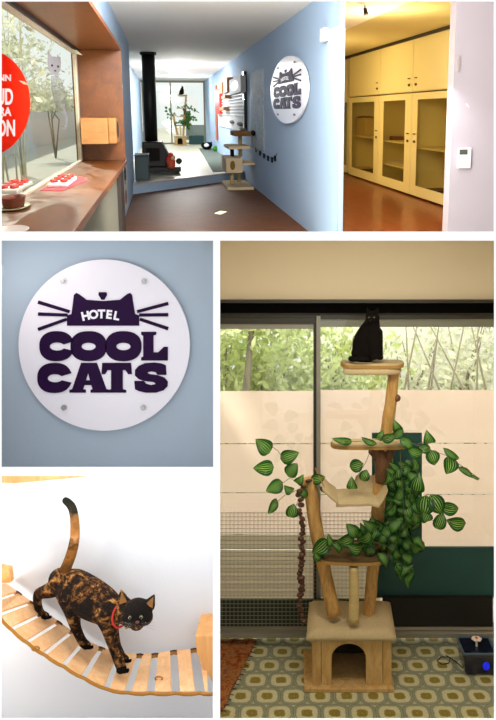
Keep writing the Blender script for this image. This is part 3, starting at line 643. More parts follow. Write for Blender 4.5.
# string of wooden discs
m_nut = wood('brown_seed_pods', [(.3, '#2c170e'), (.6, '#54301c'), (.8, '#7d4c2e')], (10, 10, 10), .5, freq=6)
st = thing('hanging_pod_string', 'long string of brown seed pods hanging from the left post of the cat tree', 'toy', tuple(p(303, 625, 3.80)))
pth = [(308,481),(303,487),(299,495),(300,510),(302,530),(301.5,550),(300,570),(301,590),(300,605),(303,620),(303.5,625)]
P = [p(a, b, 3.80) for a, b in pth]; MB().tube(P, .0025, 6).build('cord', m_rope, st)
L = []
for i in range(len(P)-1):
    n_ = max(1, int((P[i+1]-P[i]).length/.021))
    for k in range(n_): L.append(P[i].lerp(P[i+1], k/n_))
rg = random.Random(5)
for i, q in enumerate(L):
    M = Matrix.Rotation(rg.uniform(0, 6.3), 3, 'Z') @ Matrix.Rotation(rg.uniform(-.6, .6), 3, 'X')
    mb = MB(); mb.ball(q+Vector((rg.uniform(-.008, .008), rg.uniform(-.008, .008), 0)), (rg.uniform(.014, .026), rg.uniform(.014, .02), rg.uniform(.009, .014)), M, 8, 6); mb.build('seed_pod', m_nut, st)

# black cat, sitting
bc = thing('cat', 'black cat sitting on the top platform of the tall cat tree before the window', 'cat', tuple(p(367, 361, 3.85)))
S3 = 3.84/F
def cball(mb, px_, py_, D, rx, ry, rz): mb.ball(p(px_, py_, D), (rx*S3, ry*S3, rz*S3))
PXs, PX = PX, S3
mb = MB()
chain(mb, [(364.5,352,3.86,12.5),(365.5,343,3.86,13),(368.5,334,3.85,11.5),(371.5,326,3.84,9),(373,320,3.83,6.8)])
cball(mb, 359, 353, 3.85, 8, 9, 7.5); cball(mb, 371, 353, 3.83, 8, 9, 7)
chain(mb, [(376,333,3.81,7),(378,345,3.80,5),(379,356,3.795,4)]); chain(mb, [(372,335,3.80,6),(373.5,346,3.79,4.6),(374,356,3.785,3.8)])
cball(mb, 380, 357.6, 3.785, 3.6, 5, 2.4); cball(mb, 374, 357.6, 3.775, 3.6, 5, 2.4)
cball(mb, 372.5, 318, 3.825, 7.4, 7.4, 6.8); cball(mb, 370.5, 320.5, 3.79, 4, 4, 3.4)
for (b0, b1, tp) in (((366.5,315.5),(371.5,312.2),(367,307.3)), ((373.5,312.2),(378.8,316),(378.6,307.8))):
    A, B, T = p(*b0, 3.82), p(*b1, 3.82), p(*tp, 3.825); k_ = Vector((0, .03, 0)); mb.hexa([A, B, T+(B-A)*.1, T-(B-A)*.1], [A+k_, B+k_, T+(B-A)*.1+k_*.3, T-(B-A)*.1+k_*.3])
fuse(mb, 'body', m_dark, bc, .006, 3)
mb = MB(); chain(mb, [(356,358,3.87,3.2),(351,358.6,3.82,2.8),(353,359,3.76,2.6),(361,359.2,3.745,2.4),(368,359.4,3.745,2)]); fuse(mb, 'tail', m_dark, bc, .005, 2)
for ex in (369, 374.2): e = MB().ball(p(ex, 317.4, 3.788), (.0055, .004, .005)).build('eye', plain('amber_eye', '#4a4a20', .1), bc)
MB().ball(p(371, 320, 3.768), .003).build('nose', m_black, bc)
PX = PXs

# ------------------------------------------------------------------ artificial vines
t = NT('variegated_leaf'); uv = t.n('UVMap'); sp = t.n('SeparateXYZ'); t.l(uv.outputs[0], sp.inputs[0])
au = t.math('ABSOLUTE', t.math('SUBTRACT', sp.outputs[0], .5))
st_ = t.math('SINE', t.math('MULTIPLY', t.math('SUBTRACT', t.math('MULTIPLY', sp.outputs[0], 1), 0), 44))
f = t.math('MULTIPLY', t.math('ADD', t.math('MULTIPLY', st_, .5), .5), t.math('SUBTRACT', 1, t.math('POWER', t.math('MULTIPLY', au, 2), 3)))
c = t.ramp(f, [(.2, '#0f4216'), (.5, '#256e22'), (.8, '#78b048'), (1, '#aed070')])
a_ = t.n('BsdfPrincipled'); a_.inputs['Roughness'].default_value = .45; t.l(c, a_.inputs['Base Color']); b_2 = t.n('BsdfTranslucent'); t.l(c, b_2.inputs[0])
m_ = t.n('MixShader'); m_.inputs[0].default_value = .45; t.l(a_.outputs[0], m_.inputs[1]); t.l(b_2.outputs[0], m_.inputs[2]); t.l(m_.outputs[0], t.out.inputs[0]); m_leaf = t.m
m_stem = plain('vine_stem', '#6a6a4a', .6)
rg = random.Random(11)
def vine(label, stems, leaves, clusters=(), nm='artificial_vine', base=None):
    o = thing(nm, label, 'vine', tuple(base or p(leaves[0][0], leaves[0][1], leaves[0][2])), None, None)
    mb = MB()
    for s_ in stems: mb.tube([p(*q) for q in s_], .0018, 5)
    mb.build('stem', m_stem, o)
    mb = MB()
    for (x, y, D, ang, L_, wd) in leaves:
        a = math.radians(ang); d_ = Vector((math.cos(a), rg.uniform(-.3, .3), math.sin(a)))
        mb.leaf(p(x, y, D), d_, (rg.uniform(-.35, .35), -1, rg.uniform(-.1, .45)), L_*D/F*1.08, wd*D/F*1.12, 1.5)
    for (x, y, D, rx, ry, rD, n_, sz) in clusters:
        for i in range(n_):
            a = rg.uniform(-2.6, -.4) if rg.random() < .75 else rg.uniform(0, 6.3)
            q = (x+rx*rg.uniform(-1, 1), y+ry*rg.uniform(-1, 1), D+rD*rg.uniform(-1, 1))
            mb.leaf(p(*q), (math.cos(a), rg.uniform(-.6, .6), math.sin(a)), (rg.uniform(-.9, .9), -1, rg.uniform(-.3, .8)), sz*rg.uniform(.8, 1.2)*D/F, sz*.68*rg.uniform(.8, 1.15)*D/F, 2)
    mb.build('leaves', m_leaf, o); return o
V1 = vine('leafy artificial vine spraying left above the pod string, against frosted glass',
  [[(306,492,3.82),(294,475,3.80),(286,462,3.78),(278,451,3.77),(270,445,3.77)], [(300,484,3.81),(290,478,3.8),(277,487,3.78)], [(302,488,3.81),(285,495,3.79),(276,503,3.79)], [(304,486,3.82),(296,506,3.79)], [(306,490,3.83),(310,480,3.8)]],
  [(264,446.5,3.77,135,19,15),(289,456.5,3.77,20,19,13),(264.5,468,3.77,180,20,14),(292,470,3.77,55,15,13),(275,487,3.77,205,18,13),(273,507,3.78,240,16,8),(291.5,513,3.78,250,14,12),(299,481,3.79,50,12,9),(289,490,3.79,150,11,9),(304,494,3.80,300,12,8),(318,479,3.82,10,14,10),(325,490,3.83,-20,10,5)])
V2 = vine('small artificial vine with three leaves hanging between middle platform and hammock',
  [[(372,446,3.82),(366,462,3.80),(358,475,3.79),(353,484,3.79)]],
  [(355,466,3.79,200,14,12),(364,477,3.79,250,12,10),(352,485,3.79,100,13,10)])
V3 = vine('artificial vine running along the middle platform and out to the right',
  [[(340,442,3.78),(365,441,3.77),(395,437,3.76),(420,446,3.75),(445,455,3.75),(462,466,3.75),(480,479,3.75)], [(418,444,3.75),(428,440,3.75)]],
  [(343,441,3.78,170,20,7),(368,441.5,3.77,160,16,6),(389,438,3.76,20,17,9),(399,433,3.76,40,15,9),(408,444,3.75,-40,17,10),(397,428,3.77,110,14,9),(417,453,3.75,-20,16,11),(429,439.5,3.75,110,15,11),(433,458,3.75,-70,15,13),(450,466,3.75,-100,17,15),(453,456,3.75,-35,19,7),(467,472.5,3.75,-35,17,6),(426,449,3.76,-10,14,9),(380,436,3.77,60,12,7),(476,478,3.75,-30,10,3)])
V4 = vine('dense artificial vine cascading down behind the right of the hammock, in front of teal board',
  [[(400,450,3.83),(402,480,3.83),(404,510,3.8),(408,545,3.78)], [(415,505,3.8),(436,505,3.77),(452,509,3.77)], [(410,512,3.8),(430,520,3.77),(458,523,3.77)]],
  [(417,485,3.78,80,19,15),(425,507,3.77,-100,19,17),(437,505,3.765,-60,20,16),(451,509,3.77,-10,19,12),(427,519,3.775,-70,13,11),(439,524,3.77,-110,18,12),(456,523.5,3.77,175,18,13)],
  [(402,492,3.84,13,28,.05,48,15),(405,530,3.83,14,24,.05,44,16)], base=p(404, 470, 3.83))
V5 = vine('artificial vine trailing over the low shaggy platform under the hammock',
  [[(318,545,3.74),(330,548,3.72),(345,545,3.73),(370,540,3.74),(395,550,3.76)]],
  [(321,548,3.74,215,20,15),(331,543,3.73,115,15,8),(339,549,3.72,-60,16,6),(346,541,3.72,200,18,13),(353,531,3.73,130,16,12),(356,549,3.70,160,16,12),(366,538,3.73,40,17,13),(372,527,3.75,150,18,11),(384,560,3.73,-60,15,9),(317,558,3.74,260,10,8)],
  [(379,540,3.80,17,13,.05,34,16),(404,566,3.80,8,14,.03,12,16)], base=p(354, 556, 3.73))

# ------------------------------------------------------------------ rug and fountain
t = NT('worn_red_brown_rug'); v = t.coord(); a = t.noise(v, 22, 5, .75); c = t.ramp(a, [(.3, '#4c2418'), (.45, '#8a4526'), (.55, '#a3713c'), (.62, '#6c3a3a'), (.75, '#b5854e')])
t.bsdf(c, .95, spec=.1, bump=t.noise(v, 130, 3), bstr=.8, bdist=.006); m_rug = t.m
def fl(px_, py_, z=0):
    D = (CAMZ-z)*F/(py_-CY); return Vector((D*(px_-CX)/F, D, z))
mb = MB(); A, B, C, D_ = fl(196, 641), fl(257, 641), fl(222, 712), fl(150, 716); n = 22; vs = []
for j in range(n+1):
    for i in range(n+1):
        u, v_ = i/n, j/n; q = (A.lerp(B, u)).lerp(D_.lerp(C, u), v_); q.x += .012*mnoise.noise(Vector((v_*6, 0, 1)))*(u > .5)
        q.z = .008+.016*abs(mnoise.noise(Vector((u*4, v_*5, 2))))+(.02*max(0, 1-abs(v_-.72)/.10) if u > .45 else 0); vs.append(q)
N = len(vs); fs = [(j*(n+1)+i, j*(n+1)+i+1, (j+1)*(n+1)+i+1, (j+1)*(n+1)+i) for j in range(n) for i in range(n)]
fs += [tuple(N+x for x in reversed(f)) for f in fs]
bd = [i for i in range(n+1)]+[j*(n+1)+n for j in range(1, n+1)]+[n*(n+1)+i for i in range(n-1, -1, -1)]+[j*(n+1) for j in range(n-1, 0, -1)]
fs += [(bd[k], N+bd[k], N+bd[(k+1) % len(bd)], bd[(k+1) % len(bd)]) for k in range(len(bd))]
mb.add(vs+[Vector((q.x, q.y, max(.001, q.z-.007))) for q in vs], fs, True)
rug = thing('rug', 'rumpled red-brown patterned rug at the left edge of the tiled floor', 'rug', tuple(fl(215, 670)))
mb.build('rug_body', m_rug, rug)
mb = MB()
for k in range(16):
    u = k/15; a = B.lerp(C, u)+Vector((0, 0, .01)); mb.tube([a, a+Vector((.02, .004*(k % 3), -.006))], .0025, 5)
o = mb.build('fringe', m_nut, rug); o['kind'] = 'stuff'
# fountain
m_fb = plain('dark_blue_plastic', '#10182c', .25, var=.1, bstr=0, coat=.4); m_fr = plain('slate_rim', '#46586a', .35, bstr=0)
fo = thing('pet_fountain', 'dark blue square pet drinking fountain with white flower spout on tiled floor', 'pet fountain', tuple(fl(478, 676)))
D0 = fl(478, 676).y; xa, xb = p(463, 0, D0).x, p(497, 0, D0).x; hz_ = p(0, 655, D0).z
mb = MB(); q0 = [(xa+.015, D0, .002), (xb-.012, D0, .002), (xb-.012, D0+.15, .002), (xa+.015, D0+.15, .002)]; q1 = [(xa, D0-.006, hz_), (xb, D0-.006, hz_), (xb, D0+.165, hz_), (xa, D0+.165, hz_)]
mb.hexa(q0, q1); fixn(mb.build('body', m_fb, fo, bevel=.012))
mb = MB(); r_ = .012
mb.box((xa-.002, D0-.010, hz_), (xb+.002, D0+.002, hz_+.012)); mb.box((xa-.002, D0+.158, hz_), (xb+.002, D0+.17, hz_+.012)); mb.box((xa-.002, D0+.002, hz_), (xa+.010, D0+.158, hz_+.012)); mb.box((xb-.010, D0+.002, hz_), (xb+.002, D0+.158, hz_+.012)); mb.build('rim', m_fr, fo, bevel=.004)
MB().box((xa+.01, D0+.002, hz_), (xb-.01, D0+.158, hz_+.006)).build('water_tray', m_fb, fo)
c = Vector(((xa+xb)/2, D0+.075, hz_+.006)); MB().lathe(c, [(.006, 0), (.006, .03), (.012, .036), (.0, .04)], 12).build('spout', m_wtext, fo)
for k in range(6):
    a = k*pi/3; MB().ball(c+Vector((.017*math.cos(a), .017*math.sin(a), .04)), (.012, .012, .006)).build('petal', plain('flower_petal', '#e9d9d2', .4, bstr=0), fo)
MB().ball(c+Vector((0, 0, .044)), .009).build('flower_center', plain('orange_flower_center', '#d06a3c', .4), fo)
MB().ball((p(486, 0, D0).x, D0-.004, .055), (.019, .006, .022)).build('water_window', plain('blue_lit_window', '#1a2ad0', .2, em='#1020ff', ems=.5), fo)
pts = [fl(a, b, .004) for a, b in ((463,668),(456,662),(449,657),(441,657),(437,661),(442,664.5),(449,663),(450,658),(446,655))]
MB().tube(pts, .0028, 6).build('power_cord', m_black, fo)
# ------------------------------------------------------------------ hall (upper room): X across, Y deep, Z up, eye at 0, floor at -1.35
FZ, PZ, CZ = -1.35, -1.19, 1.15; XR, XL = 1.61, -.52
m_hblue = wallpaint('hall_blue_wall_paint', '#a4bcd6', .03); m_ceil = wallpaint('hall_ceiling_paint', '#f3efe8', .02)
m_hwhite = wallpaint('hall_white_wall_paint', '#b2aab4', .03); m_edgeb = plain('blue_grey_edge', '#8d9fae', .7)
m_ycream = wallpaint('cream_cabinet_paint', '#efe2a8', .03); m_yceil = wallpaint('cupboard_room_ceiling_paint', '#e6d79a', .02)
m_varn = wood('varnished_orange_wood', [(.25, '#552a06'), (.5, '#6b390a'), (.75, '#80480f')], (2.5, .5, 2.5), .4, .12, freq=2.2, bstr=.03)
t = NT('dark_parquet'); v = t.coord(); bk = t.n('TexBrick'); t.l(v, bk.inputs[0]); bk.inputs['Scale'].default_value = 3.5; bk.inputs['Mortar Size'].default_value = .006
bk.inputs['Color1'].default_value = lin('#4e2607'); bk.inputs['Color2'].default_value = lin('#6a3a0e'); bk.inputs['Mortar'].default_value = lin('#2c180c'); bk.inputs['Bias'].default_value = 0
nz = t.noise(t.coord(scale=(1, 8, 1)), 5, 5, .6, 1); c = t.mix(t.math('MULTIPLY', nz, .8), bk.outputs[0], lin('#6e3e16')); t.bsdf(c, .5, spec=.12, bump=nz, bstr=.05, bdist=.002); m_parq = t.m
m_redfl = wood('warm_lit_wood_floor', [(.25, '#541608'), (.5, '#7c2a10'), (.75, '#98401c')], (4, .8, 1), .35, .2, freq=2.5, bstr=.03)  # the room's warm light is put into this redder floor colour
t = NT('pale_speckled_terrazzo'); v = t.coord(); c = t.ramp(t.noise(v, 9, 6, .8), [(.35, '#a3a08a'), (.5, '#c2bda6'), (.65, '#dad5c0')]); t.bsdf(c, .35, spec=.4); m_terr = t.m
def S_(mb, name, mt, label, cat='wall', bevel=0): return struct(mb, name, mt, R1, label, cat, bevel)
S_(MB().box((-1.0, 2.9, CZ), (2.62, 29, CZ+.05)), 'ceiling', m_ceil, 'white ceiling of the blue hall', 'ceiling')
S_(MB().box((XL-.06, 7.4, FZ-.05), (4.1, 12.2, FZ)).box((XL-.06, 12.2, FZ-.05), (1.64, 17, FZ)), 'floor', m_parq, 'dark brown parquet floor of the hall', 'floor')
sl = hx(130, 185, XL); e0 = hz(130, 185, PZ); e1 = hz(250, 170.5, PZ)
k_ = (e1.y-e0.y)/(e1.x-e0.x); ya = e0.y+k_*(-.95-e0.x); yb_ = e0.y+k_*(1.62-e0.x)
S_(MB().prism([(-.95, ya, PZ), (1.62, yb_, PZ), (1.62, 28.2, PZ), (-.95, 28.2, PZ)], (0, 0, -.02)), 'floor', m_terr, 'pale raised floor of the back room', 'floor')
S_(MB().hexa([(-.95, ya, FZ), (1.62, yb_, FZ), (1.62, yb_+.2, FZ), (-.95, ya+.2, FZ)], [(-.95, ya, PZ-.02), (1.62, yb_, PZ-.02), (1.62, yb_+.2, PZ-.02), (-.95, ya+.2, PZ-.02)]), 'trim_3', m_hblue, 'blue riser of the step up to the back room', 'step')
S_(MB().hexa([(-.95, ya-.02, PZ-.012), (1.62, yb_-.02, PZ-.012), (1.62, yb_, PZ-.012), (-.95, ya, PZ-.012)], [(-.95, ya-.02, PZ+.008), (1.62, yb_-.02, PZ+.008), (1.62, yb_+.02, PZ+.008), (-.95, ya+.02, PZ+.008)]), 'trim_4', m_hwhite, 'pale nosing along the step edge', 'step')
m_mblk = plain('matt_black', '#121214', .95, bstr=0, spec=.05)
# left side
YE = hx(127, 159, -.385).y
YE = 7.86
S_(MB().box((XL-.08, 2.9, .64), (XL, YE+.04, CZ)).box((XL-.08, YE+.04, FZ), (XL, 13.0, CZ)), 'wall_left', m_hblue, 'blue left wall around the timber window box', 'wall')
S_(MB().box((-.80, 13.0, FZ), (-.75, 28.3, CZ)).box((-.80, 12.9, FZ), (XL-.08, 13.0, CZ)), 'wall_left', m_hblue, 'blue left wall of the back room behind the stove', 'wall')
S_(MB().box((XR, 6.62, FZ), (XR+.045, 28.3, CZ)), 'wall_right', m_hblue, 'long blue wall carrying the small round sign', 'wall')
S_(MB().box((XR-.003, 6.60, FZ), (XR+.048, 6.619, CZ)), 'trim_5', m_edgeb, 'grey-blue end of the long blue wall', 'wall')
xw = hy(452, 120, 6.62).x
S_(MB().box((xw, 6.62, FZ), (4.6, 6.76, CZ)), 'wall_right', m_hwhite, 'off-white wall at the right with the remote holder', 'wall')
S_(MB().box((XR+.045, 6.62, 1.03), (xw, 6.76, CZ)), 'trim_6', m_hwhite, 'lintel over the opening to the cupboard room', 'wall')
S_(MB().box((4.6, 2.9, FZ), (4.65, 6.76, CZ)), 'wall_right', m_hwhite, 'off-white side wall of the hall', 'wall')
S_(MB().box((1.7, 2.9, CZ), (4.65, 6.76, CZ+.05)), 'ceiling', m_ceil, 'white ceiling beside the right wall', 'ceiling')
# timber window box
WT, WB, XO, XG = .625, -.50, -.395, -.84
S_(MB().box((XG-.05, 2.9, WT), (XO, YE+.05, WT+.035)), 'trim_7', m_varn, 'varnished timber soffit of the window box', 'trim')
S_(MB().box((XG-.05, YE, WB), (XO, YE+.05, WT)), 'trim_8', m_varn, 'varnished timber end panel of the window box', 'trim', .004)
sill = S_(MB().box((XG-.05, 2.9, WB-.045), (XO+.008, YE+.05, WB)), 'trim_9', m_varn, 'varnished orange timber window sill', 'trim', .004)
m_rib = plain('grey_green_ribbed_panel', '#5e5c50', .6); m_dk = plain('dark_brown_support', '#20120a', .6)
mb = MB(); mb.box((XO-.10, 3.0, FZ+.1), (XO-.06, 6.95, WB-.045))
for i in range(66): mb.box((XO-.06, 3.02+i*.06, FZ+.1), (XO-.045, 3.045+i*.06, WB-.045))
tag(mb.build('radiator_panel', m_rib, None, R1), 'grey ribbed radiator panel under the timber window sill', 'radiator')
S_(MB().box((XO-.14, 6.95, FZ), (XO-.01, 7.5, WB-.045)), 'trim_10', m_dk, 'dark support under the sill end', 'trim')
S_(MB().box((XG-.05, 2.9, FZ), (XG+.02, YE+.05, WB-.045)), 'wall_left', m_hblue, 'wall below the hall window', 'wall')
# window
m_wfrD = plain('dark_window_head', '#1a100a', .5); m_wfrL = plain('pale_window_frame', '#cdbda8', .5)
w1 = S_(MB().box((XG-.03, 2.9, WT-.030), (XG+.03, YE, WT)).box((XG-.03, YE-.03, WB), (XG+.015, YE, WT)), 'window_1', m_wfrD, 'large timber-boxed hall window at the left', 'window')
MB().box((XG-.02, 2.9, WT-.055), (XG+.012, YE-.03, WT-.030)).box((XG-.02, YE-.14, WB), (XG+.012, YE-.03, WT-.055)).build('sash', m_wfrL, w1)
MB().box((XG-.02, 2.9, WB), (XG+.012, YE-.03, WB+.015)).build('bottom_rail', m_wfrL, w1)
MB().box((XG-.006, 2.9, WB+.015), (XG, YE-.14, WT-.055)).build('pane', m_gl, w1)
# garden behind it
t = NT('whitewashed_board_fence'); wv = t.n('TexWave'); wv.bands_direction = 'Y'; wv.inputs['Scale'].default_value = 2.2; wv.inputs['Distortion'].default_value = 1.5; t.l(t.coord(), wv.inputs['Vector']); nz = t.noise(t.coord(scale=(1, 4, .6)), 3, 4)
t.bsdf(t.mix(nz, t.mix(wv.outputs['Fac'], lin('#b9aeae'), lin('#e0d8d6')), lin('#cfc6b4')), .9); m_gw2 = t.m
S_(MB().box((-3.3, 1.5, -.9), (-3.2, 60, .45)), 'garden_wall', m_gw2, 'whitish garden wall outside the hall window', 'wall')
S_(MB().box((-7, 1.5, -.98), (XG-.1, 60, -.9)), 'ground', m_ground, 'pale ground outside the hall window', 'ground')
m_pale = leafmat('glare_pale_foliage', [(.3, '#9aa080'), (.5, '#cfcdb4'), (.7, '#efeadc')]); m_bam = plain('pale_bamboo', '#b5ac93', .6)  # overexposed garden glare is put into the pale leaf colours
for i, (y_, h, lb) in enumerate(((3.6, 2.3, 'pale bamboo clump outside the hall window behind the red disc'), (5.6, 2.4, 'pale bamboo clump outside the hall window beside the cat decal'), (8.2, 2.5, 'pale bamboo clump outside the far end of the hall window'))):
    t_ = thing('bamboo_clump', lb, 'bamboo', (-1.75, y_, -.9), R1)
    mb = MB()
    for k in range(15):
        x, y = -1.75+rg.uniform(-.35, .4), y_+rg.uniform(-1.2, 1.2); mb.tube([(x, y, -.9), (x+rg.uniform(-.1, .1), y+rg.uniform(-.2, .2), .2), (x+rg.uniform(-.3, .3), y+rg.uniform(-.7, .7), h-.9)], [.012, .010, .004], 6)
    mb.build('canes', m_bam, t_)['kind'] = 'stuff'
    mb = MB(); cloud(mb, (-1.85, y_, .5), (.6, 1.7, .6), 2600, .045); cloud(mb, (-1.9, y_, -.3), (.5, 1.6, .4), 1600, .035); mb.build('foliage', m_pale, t_)['kind'] = 'stuff'
for (x_, y_, h, lb) in ((-1.7, 4.7, .95, 'low pale shrub outside the hall window under the red disc'), (-1.8, 7.4, 1.05, 'low pale shrub outside the hall window under the cat decal'), (-2.0, 11.0, 1.2, 'low pale shrub outside the far end of the hall window'), (-2.1, 15.0, 1.5, 'pale shrub farthest along the garden wall outside the hall window')):
    shrub(x_, y_, h, .55, 1300, m_pale, lb, .045, room=R1, z0=-.9)
# decals on the pane: mapped from picture-like drawing units onto the glass
GX = XG+.002
m_redst = plain('red_window_sticker', '#e23a22', .5, em=None); t = NT('translucent_red_sticker'); a_ = t.n('BsdfDiffuse'); a_.inputs[0].default_value = lin('#e2381f'); b2 = t.n('BsdfTranslucent'); b2.inputs[0].default_value = lin('#f4452a'); m_ = t.n('MixShader'); m_.inputs[0].default_value = .6
t.l(a_.outputs[0], m_.inputs[1]); t.l(b2.outputs[0], m_.inputs[2]); t.l(m_.outputs[0], t.out.inputs[0]); m_redst = t.m
def decal(loops_or_vf, mt, name, parent, off, raw=False):
    vf = loops_or_vf if raw else poly2d([[(x, -y) for x, y in l] for l in loops_or_vf])
    mb = MB(); slab(mb, vf, lambda u, v, h: Vector((GX+h, hx(u, -v, GX).y, hx(u, -v, GX).z)), off, off+.0015); return mb.build(name, mt, parent)
rd = thing('window_sticker', 'big red round sticker with white lettering on the hall window', 'sticker', tuple(hx(5, 155, GX)), R1)
decal([[(-14+44*math.cos(t_), 103+53*math.sin(t_)) for t_ in [2*pi*k/72 for k in range(72)]]], m_redst, 'sticker_disc', rd, 0)
def dtext(txt, x, y, h, w_, parent, sk=0):
    vs, fs = text2d(txt, 1, .03); x0 = min(v.x for v in vs); x1 = max(v.x for v in vs); y0 = min(v.y for v in vs); y1 = max(v.y for v in vs)
    vs = [Vector((x+(v.x-x0)/(x1-x0)*w_, -(y+h)+(v.y-y0)/(y1-y0)*h, 0)) for v in vs]; decal((vs, fs), m_wtext, 'sticker_lettering', parent, .0015, True)
dtext('NN', -2, 74.5, 6.5, 12.5, rd); dtext('UD', -3.5, 88.5, 16.5, 16, rd); dtext('RA', -1, 107, 9, 12, rd); dtext('ÓN', -4, 115.5, 21, 18.5, rd)
t = NT('grey_translucent_decal'); a_ = t.n('BsdfTransparent'); b2 = t.n('BsdfDiffuse'); b2.inputs[0].default_value = lin('#9a959c'); b3 = t.n('BsdfTranslucent'); b3.inputs[0].default_value = lin('#a8a2ac'); m0 = t.n('MixShader'); m0.inputs[0].default_value = .5; t.l(b2.outputs[0], m0.inputs[1]); t.l(b3.outputs[0], m0.inputs[2])
m_ = t.n('MixShader'); m_.inputs[0].default_value = .72; t.l(a_.outputs[0], m_.inputs[1]); t.l(m0.outputs[0], m_.inputs[2]); t.l(m_.outputs[0], t.out.inputs[0]); m_dec = t.m
cd = thing('cat_decal', 'grey cat decal with pricked ears and curled tail on the hall window', 'sticker', tuple(hx(58, 128, GX)), R1)
decal([[(47.8,50.5),(52,56.5),(57,57),(60.3,57),(60.8,63),(60.5,70),(57,75),(52.5,75),(48.5,70),(47.5,62)]], m_dec, 'head', cd, 0)
for q in ((51.8, 65.5), (57.8, 66.5)): decal([ell(q[0], q[1], .9, 1.2, n=12)], m_mblk, 'eye', cd, .0015)
decal([ell(55, 70.8, 1.1, .8, n=12)], m_mblk, 'nose', cd, .0015)
t = NT('faint_grey_decal'); a_ = t.n('BsdfTransparent'); b2 = t.n('BsdfTranslucent'); b2.inputs[0].default_value = lin('#8f8a92'); m_ = t.n('MixShader'); m_.inputs[0].default_value = .28; t.l(a_.outputs[0], m_.inputs[1]); t.l(b2.outputs[0], m_.inputs[2]); t.l(m_.outputs[0], t.out.inputs[0]); m_dec2 = t.m
decal([[(51,76),(58,75),(62,82),(65,92),(66,106),(62,112),(56,108),(53,98),(51,86)]], m_dec2, 'body', cd, 0)
decal([ribbon([(63,104),(64.5,112),(66.5,119),(66.5,125),(64,128),(62,126)],[2.2,2,2,2,1.8,1.2])], m_dec, 'tail', cd, .0015)
# things on the sill
m_rcup = plain('red_plastic', '#d8281c', .4, bstr=0); m_wpl = plain('white_plastic', '#e9e4e2', .4, bstr=0); m_pinkm = fabric('pink_felt', '#c25a5e', '#a84448', 60); m_bas = wood('brown_wicker', [(.3, '#5c2214'), (.7, '#93402a')], (1, 1, 14), .7, freq=8, bstr=.6); m_grn = plain('pale_green_plate', '#b8b48c', .4, bstr=0)
def sp_(px_, py_): return hz(px_, py_, WB)
def puzzle(label, c, n1=3):
    t_ = thing('puzzle_feeder', label, 'pet feeder', tuple(c), R1)
    mb = MB(); mb.box((c.x-.065, c.y-.28, WB+.004), (c.x+.065, c.y+.28, WB+.032)); mb.build('tray', m_wpl, t_, bevel=.008)
    for i in range(3):
        for j in range(2): MB().lathe((c.x-.032+.064*j, c.y-.18+.18*i, WB+.032), [(.002, 0), (.024, 0), (.026, .018), (.002, .022)], 14, (1, 2.4)).build('cup', m_rcup, t_)
    return t_
c = sp_(63, 184)
mt_ = MB(); mt_.prism([(q.x, q.y, WB+.001) for q in (sp_(40, 191), sp_(62, 191), sp_(88, 181), sp_(84, 177.5), sp_(66, 176.5))], (0, 0, .003)); tag(fixn(mt_.build('felt_mat', m_pinkm, None, R1)), 'pink felt mat under the white and red feeder on the sill', 'mat')
puzzle('white tray feeder with red cups on the pink mat on the sill', c); puzzle('white tray feeder with red cups at the left edge, on the sill by the glass', sp_(15, 190))
c = sp_(14, 208); pl = MB().lathe((c.x, c.y, WB), [(.0, .002), (.09, .002), (.115, .012), (.11, .014), (.085, .006), (0, .006)], 28, (.7, 1.6)); tag(pl.build('plate', m_grn, None, R1), 'pale green oval plate under the brown basket on the sill', 'plate')
bk_ = MB().lathe((c.x, c.y, WB+.007), [(0, .002), (.07, .0), (.085, .05), (.090, .055), (.082, .052), (.068, .012), (0, .010)], 28, (.7, 1.4)); tag(bk_.build('basket', m_bas, None, R1), 'small reddish-brown wicker basket on the green plate', 'basket')
c = sp_(9, 233); pl = MB().lathe((c.x, c.y, WB), [(.0, .002), (.08, .002), (.10, .014), (.095, .016), (.075, .007), (0, .007)], 28, (.8, 1.3)); tag(pl.build('plate', m_wpl, None, R1), 'white plate at the lower left corner on the sill', 'plate')
# cubby box on the end panel
m_box = wood('honey_plywood', [(.3, '#94602c'), (.7, '#ae7c42')], (1, 4, 4), .5, freq=3)
a = hy(80, 118, YE-.55); b = hy(108.5, 144, YE-.55)
cb = thing('cat_cubby', 'small honey-coloured wooden cat cubby fixed to the timber window end', 'cat box', (a.x, YE-.5, b.z), R1)
MB().box((a.x, YE-.55, b.z), (b.x, YE, a.z)).build('box', m_box, cb, bevel=.004)
x2 = hy(117, 118, YE-.30).x
MB().box((b.x, YE-.50, b.z), (x2, YE, a.z)).build('front', m_box, cb, bevel=.01)
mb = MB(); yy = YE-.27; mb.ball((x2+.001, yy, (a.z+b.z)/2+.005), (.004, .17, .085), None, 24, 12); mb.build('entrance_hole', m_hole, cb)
# poster at wall below box end
a = hx(122, 160, XL+.005); b = hx(128, 204, XL+.005)
ps = thing('poster', 'small poster with black and white figures on the blue wall past the sill', 'poster', (XL+.004, a.y, b.z), R1)
MB().box((XL, a.y-.3, b.z), (XL+.008, b.y+.1, a.z)).build('sheet', plain('poster_paper', '#c9c6c0', .6), ps)
MB().ball((XL+.009, (a.y+b.y)/2, (a.z+b.z)/2+.1), (.002, .3, .12), None, 16, 8).build('printed_figure', m_black, ps)
MB().ball((XL+.009, (a.y+b.y)/2, (a.z+b.z)/2-.18), (.002, .25, .10), None, 16, 8).build('printed_figure', plain('poster_brown', '#7a4a34', .6), ps)

